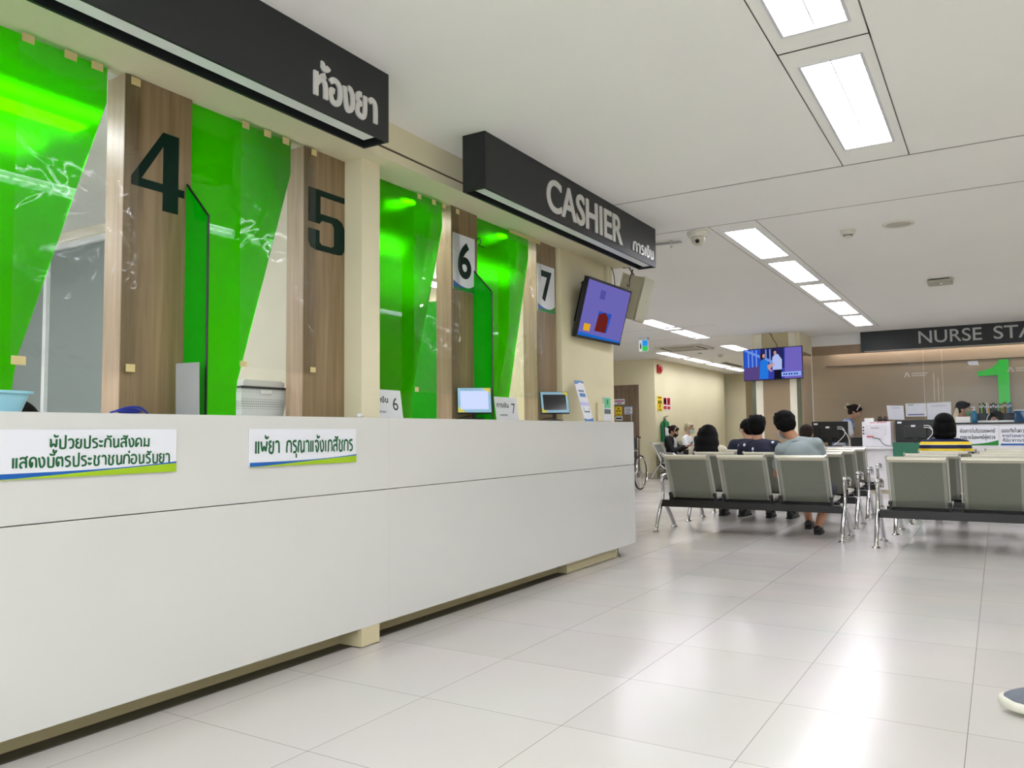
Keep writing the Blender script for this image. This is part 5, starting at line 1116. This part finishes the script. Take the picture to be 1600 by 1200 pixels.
def striped(name):
    m = cloth(name, (240, 210, 40)); n = m.node_tree; b = n.nodes['Principled BSDF']
    tc = nd(n, 'ShaderNodeTexCoord'); sp = nd(n, 'ShaderNodeSeparateXYZ'); n.links.new(tc.outputs['Object'], sp.inputs[0])
    ad = nd(n, 'ShaderNodeMath', operation='SUBTRACT'); ad.inputs[1].default_value = .798; n.links.new(sp.outputs[2], ad.inputs[0]); mu = nd(n, 'ShaderNodeMath', operation='MULTIPLY'); mu.inputs[1].default_value = 1/.072; n.links.new(ad.outputs[0], mu.inputs[0]); fr_ = nd(n, 'ShaderNodeMath', operation='FRACT'); n.links.new(mu.outputs[0], fr_.inputs[0])
    cr = nd(n, 'ShaderNodeValToRGB'); cr.color_ramp.interpolation = 'CONSTANT'; e = cr.color_ramp.elements; e[0].color = (*lin((20, 26, 74)), 1); e[1].position = .58; e[1].color = (*lin((244, 212, 44)), 1); x = e.new(.53); x.color = (*lin((236, 234, 222)), 1)
    n.links.new(fr_.outputs[0], cr.inputs[0]); n.links.new(cr.outputs[0], b.inputs['Base Color']); return m
# leaning person in grey on the nearest bench
p = person('person in a grey blue T-shirt leaning left on the nearest bench', (-1.5675, 8.06, SEAT), 0, dict(wai=(-.01, -.06, .24), che=(-.04, -.10, .39), nek=(-.10, -.07, .565), head=(-.215, .0, .70), face=(-.4, 1, -.55), up=(-.34, .25, 1), sL=(-.235, -.08, .455), sR=(.085, -.10, .51), eL=(-.32, .06, .22), eR=(.135, .04, .25), wL=(-.22, .25, .12), wR=(.06, .26, .12),
    kL=(-.16, .43, .09), aL=(-.14, .60, -.27), tL=(-.15, .76, -.314), kR=(.12, .35, .06), aR=(.03, .16, -.29), tR=(.02, .30, -.314)), skin=SKIND, style='thick', shirt=GREYT, trousers=(DENIM, 'shorts'), shoes=SHOEB, eyes=False, mask=WHC); p.done()
p = person('person in a navy shirt with small white marks on the second bench', (-2.19, 9.13, SEAT), 0, dict(wai=(-.03, -.05, .24), che=(-.08, -.09, .39), nek=(-.12, -.08, .54), head=(-.13, -.03, .685), face=(-.12, 1, -.2), sL=(-.27, -.09, .455), sR=(.08, -.09, .475), eL=(-.34, .0, .2), eR=(.2, .0, .22)), style='thick', shirt=dotted('navy_print_cloth'), trousers=(BLKC, 'long'), shoes=SHOEB, eyes=False); p.done()
p = person('person with long black hair over cream clothes at the left end of the second bench', (-2.74, 9.13, SEAT), 0, dict(wai=(-.05, -.05, .22), che=(-.09, -.09, .36), nek=(-.12, -.07, .48), head=(-.14, -.03, .585), face=(-.1, 1, -.5), sL=(-.29, -.09, .41), sR=(.03, -.09, .42), eL=(-.36, .0, .18), eR=(.10, .02, .18)), style='long', shirt=CREAMC, sleeve='long', trousers=(BLKC, 'long'), shoes=SHOEB, eyes=False); p.done()
p = person('person in plain navy with dark glasses looking left on the third bench', (-2.72, 10.18, SEAT), .5, dict(che=(0, -.07, .39), nek=(-.0, -.06, .53), head=(.0, -.02, .675), face=(-.3, 1, -.1), eL=(-.27, .04, .22), eR=(.26, .04, .22)), style='short', shirt=NAVYC, trousers=(BLKC, 'long'), shoes=SHOEB, glasses=BLACK); p.done()
p = person('person with dark brown hair in white on the fourth bench', (-2.21, 11.27, SEAT), 0, dict(head=(.0, -.02, .60), nek=(0, -.06, .47), che=(0, -.07, .34), sL=(-.17, -.07, .41), sR=(.17, -.07, .41), wai=(0, -.04, .2)), hair=HAIRBR, style='short', shirt=WHC, trousers=(DENIM, 'long'), shoes=SHOEB, eyes=False); p.done()
p = person('person with a black bob in a yellow and navy striped top', (-.50, 9.83, SEAT), 0, dict(che=(0, -.08, .39), nek=(0, -.07, .555), head=(0, -.03, .685), face=(.05, 1, -.1), sL=(-.18, -.08, .465), sR=(.18, -.08, .465), eL=(-.25, .0, .2), eR=(.25, .0, .2)), style='bob', shirt=striped('yellow_navy_striped_cloth'), trousers=(DENIM, 'long'), shoes=SHOEB, eyes=False); p.done()
# two people facing right on the wall bench, one half hidden
p = person('person in a black cardigan and black mask looking down at a phone', (-6.0, 16.48, SEAT), -PI/2, dict(head=(0, .03, .655), nek=(0, -.03, .52), face=(0, 1, -.5), up=(0, .35, 1), wL=(-.06, .30, .33), wR=(.07, .30, .33), eL=(-.21, .08, .24), eR=(.21, .08, .24), fL=(.2, 1, .35), fR=(-.2, 1, .35)), hair=HAIRBR, style='bun', shirt=BLKC, sleeve='long', trousers=(DENIM, 'long'), shoes=SHOEB, mask=BLKC)
v = MB(); v.ball(p.J['che']+Vector((.075, 0, -.02)), (.075, .09, .15), 16); p.part('white_blouse', voxel(v, WHC, .012, 3), WHC)
p.part('headband', MB().tube([p.hp(.086*math.sin(a), .035, .022+.1*math.cos(a)) for a in (-1.7+3.4*k/16 for k in range(17))], .007, 6), M('beige_headband', (206, 190, 160), .6), smooth=True); p.done()
ph = p.J['wR'].lerp(p.J['wL'], .5)
solo('mobile_phone', MB().obox(ph+Vector((.115, 0, .055)), Vector((.05, 0, .09)), Vector((0, .07, 0)), Vector((-.007, 0, .004)), .002), BLACK, 'black mobile phone in the hands of the person in a black cardigan', 'phone')
t = T('handbag', 'dark handbag with a beige band on the lap of the person in a black cardigan', 'bag'); c = Vector((-5.60, 16.48, .575))
t.part('bag_body', voxel(MB().box(c+Vector((-.12, -.16, -.055)), c+Vector((.12, .16, .05)), .03, 3), BLKC, .012, 3), BLKC); t.part('beige_band', MB().box(c+Vector((.1205, -.15, -.02)), c+Vector((.124, .15, .02))), M('beige_leather', (176, 156, 134), .5)); t.part('bag_handle', MB().tube(spline([c+Vector((0, -.1, .05)), c+Vector((.03, -.08, .1)), c+Vector((.03, .08, .1)), c+Vector((0, .1, .05))]), .006, 6), BLKC); t.done()
p = person('fair haired person in a white T-shirt, blue mask and glasses on the wall bench', (-6.0, 17.57, SEAT), -PI/2, dict(head=(0, .0, .715), nek=(0, -.05, .565), face=(0, 1, -.18)), hair=HAIRG, style='short', shirt=WHC, trousers=(DENIM, 'long'), shoes=SHOEB, mask=M('pale_blue_mask', (168, 214, 214), .7), glasses=BLACK)
p.part('lanyard', MB().tube(spline([p.J['nek']+Vector((-.06, -.0, .0)), p.J['nek']+Vector((0, -.075, -.02)), p.J['nek']+Vector((.09, -.03, -.14)), p.J['nek']+Vector((.1, .0, -.25)), p.J['nek']+Vector((.09, .03, -.14)), p.J['nek']+Vector((0, .075, -.02)), p.J['nek']+Vector((-.06, 0, 0))]), .006, 6), M('dark_red_ribbon', (70, 24, 26), .6)); p.done()
p = person('dark haired person half hidden behind the fair haired person in white', (-6.0, 18.40, SEAT), -PI/2, dict(head=(0, .05, .60), nek=(0, .0, .48), face=(0, 1, -.4)), style='bob', shirt=BLKC, sleeve='long', trousers=(BLKC, 'long'), shoes=SHOEB); p.done()
# staff behind the nurse counter
p = person('nurse in a blue vest with a white headband bending over the desk', (-2.36, 14.95, .82), -PI/2+.15, dict(pel=(0, -.03, 0), wai=(0, .02, .12), che=(0, .08, .23), nek=(0, .16, .35), head=(0, .23, .50), face=(0, 1, -.55), up=(0, .4, 1), sL=(-.175, .11, .285), sR=(.175, .11, .285), eL=(-.22, .16, .03), eR=(.22, .16, .03), wL=(-.15, .36, -.02), wR=(.15, .36, -.02),
    hL=(-.095, -.03, -.03), hR=(.095, -.03, -.03), kL=(-.1, .01, -.40), kR=(.1, .01, -.40), aL=(-.1, -.03, -.75), aR=(.1, -.03, -.75), tL=(-.11, .13, -.79), tR=(.11, .13, -.79)), hair=HAIRBR, style='bun', shirt=WHC, vest=cloth('light_blue_cloth', (112, 150, 214)), trousers=(WHC, 'long'), shoes=M('white_shoe', (220, 220, 220), .5))
p.part('headband', MB().tube([p.hp(.096*math.sin(a), .02, .025+.112*math.cos(a)) for a in (-1.5+3*k/16 for k in range(17))], .0, 8, rr=[(.022, .008)]*17), M('white_lilac_headband', (216, 208, 226), .7), smooth=True)
p.part('hair_bow', voxel(MB().ball(p.hp(0, -.155, .06), (.03, .04, .035), 12).ball(p.hp(0, -.16, .0), (.03, .03, .03), 12), CREAMC, .009, 2), CREAMC); p.done()
SLEG = dict(kL=(-.42, .1, .05), kR=(-.42, -.1, .05), aL=(-.42, .1, -.5), aR=(-.42, -.1, -.5), tL=(-.56, .1, -.56), tR=(-.56, -.1, -.56))
p = person('staff member in navy with glasses and a green mask facing right behind the counter', (-.54, 14.80, .60), -PI/2, dict(che=(0, -.0, .40), nek=(0, .02, .56), head=(0, .06, .725), face=(0, 1, -.15), eL=(-.21, .06, .26), eR=(.21, .06, .26), wL=(-.1, .2, .2), wR=(.1, .2, .2), hL=(-.05, .06, .06), hR=(-.05, -.06, .06), kL=(.0, .1, -.30), kR=(.0, -.1, -.30), aL=(.0, .1, -.52), aR=(.0, -.1, -.52), tL=(.0, .2, -.56), tR=(.0, 0.02, -.56)), style='short', shirt=NAVYC, sleeve='long', trousers=(BLKC, 'long'), shoes=SHOEB, mask=M('green_mask', (104, 176, 150), .7), glasses=STEEL)
p.part('white_collar', MB().tube([p.J['nek']+Vector((.07*math.cos(a), .07*math.sin(a), -.015)) for a in (2*PI*k/20 for k in range(20))], .014, 8, closed=True), WHC, smooth=True); p.done()
p = person('staff member with glasses and a white hair clip peering over the counter', (-.03, 14.78, .45), PI-.2, dict(head=(0, .03, .70), nek=(0, -.03, .56), face=(.1, 1, -.05), up=(-.22, 0, 1), hL=(-.095, .0, .08), hR=(.095, .0, .08), kL=(-.1, .1, -.2), kR=(.1, .1, -.2), aL=(-.1, .05, -.37), aR=(.1, .05, -.37), tL=(-.1, .18, -.42), tR=(.1, .18, -.42), eL=(-.2, .02, .24), eR=(.2, .02, .24), wL=(-.12, .2, .20), wR=(.12, .2, .20)), style='bob', shirt=NAVYC, trousers=(BLKC, 'long'), shoes=SHOEB, glasses=M('plum_frame', (90, 50, 90), .3))
p.part('hair_clip', MB().tube([p.hp(.1, .0, .07), p.hp(.118, .0, .0), p.hp(.12, -.0, -.07)], .012, 8), WHC, smooth=True); p.done()
p = person('staff member whose dark head shows behind the pale blue basin', (-3.50, 1.735, .36), -PI/2, dict(head=(0, .06, .675), nek=(0, -.0, .55), face=(0, 1, -.5)), style='short', shirt=WHC, trousers=(BLKC, 'long'), shoes=SHOEB); p.done()
# walker whose shoe enters at the right edge
p = person('walking person of whom only a grey sneaker tip shows at the right edge', (.455, 3.52, .88), PI/2+.12, dict(pel=(0, 0, 0), wai=(0, .0, .14), che=(0, .0, .30), nek=(0, .0, .46), head=(0, .03, .61), sL=(-.18, 0, .385), sR=(.18, 0, .385), eL=(-.23, -.08, .12), eR=(.23, .06, .12), wL=(-.22, .08, -.08), wR=(.22, .2, -.06), hL=(-.09, 0, -.03), hR=(.09, 0, -.03), kL=(-.09, .21, -.40), aL=(-.08, .26, -.785), tL=(-.08, .42, -.84), kR=(.09, .0, -.42), aR=(.09, -.25, -.76), tR=(.09, -.14, -.84)), shirt=GREYT, trousers=(DENIM, 'long'), eyes=False)
def sneaker(t, A_, O):
    dr = (O-A_); pitch = .06; dr.z = 0; dr.normalize(); n_ = Vector((-dr.y, dr.x, 0)); up = Vector((0, 0, 1)); q = lambda x, y, z: Vector((A_.x, A_.y, .008))+dr*x+n_*y+up*(z+max(0, x-.12)*.10)
    N = 16; u = MB(); secs = [(-.065, .028, .075), (-.03, .042, .135), (.03, .045, .14), (.08, .046, .118), (.13, .047, .095), (.18, .046, .076), (.215, .036, .06), (.238, .02, .04)]; rings = []
    for x, w_, h_ in secs: rings.append([u.b.verts.new(q(x, w_*math.cos(a), .024+(h_-.024)*max(0, math.sin(a))+(.002 if math.sin(a) >= 0 else 0))) for a in (2*PI*k/N for k in range(N))])
    for A, B in zip(rings, rings[1:]):
        for j in range(N): u.b.faces.new((A[j], A[(j+1) % N], B[(j+1) % N], B[j]))
    u.b.faces.new(rings[0][::-1]); u.b.faces.new(rings[-1])
    sh = t.part('sneaker', evaluated(u, [('SUBSURF', dict(levels=1))]), None, smooth=True); sh.data.materials.append(M('grey_knit', (112, 118, 128), .7, bump=.3, scale=60))
    for f in sh.data.polygons: f.use_smooth = True
    s = MB(); out = [(-.075, 0), (-.065, .03), (-.02, .04), (.08, .044), (.15, .05), (.2, .045), (.235, .028), (.247, 0)]; out += [(x, -y) for x, y in out[-2:0:-1]]
    V = []
    for z, k in ((0, .96), (.006, 1), (.02, 1.02), (.032, .99)): V.append([s.b.verts.new(q(x*k if x > 0 else x, y*k, z+(.012 if x > .2 else 0)*(z > .01))) for x, y in out])
    for A, B in zip(V, V[1:]):
        for j in range(len(out)): s.b.faces.new((A[j], A[(j+1) % len(out)], B[(j+1) % len(out)], B[j]))
    s.b.faces.new(V[0][::-1]); s.b.faces.new(V[-1]); so = t.part('sole', s, M('cream_rubber', (222, 220, 206), .5), sh); 
    for f in so.data.polygons: f.use_smooth = True
    for k in range(4): t.part('lace', MB().tube([q(.06+.022*k, -.028, .108-.009*k), q(.06+.022*k, 0, .126-.011*k), q(.06+.022*k, .028, .108-.009*k)], .0035, 6), WHC, sh)
sneaker(p, p.J['aL'], p.J['tL']); sneaker(p, p.J['aR']-Vector((0, 0, .0)), p.J['tR']); p.done()
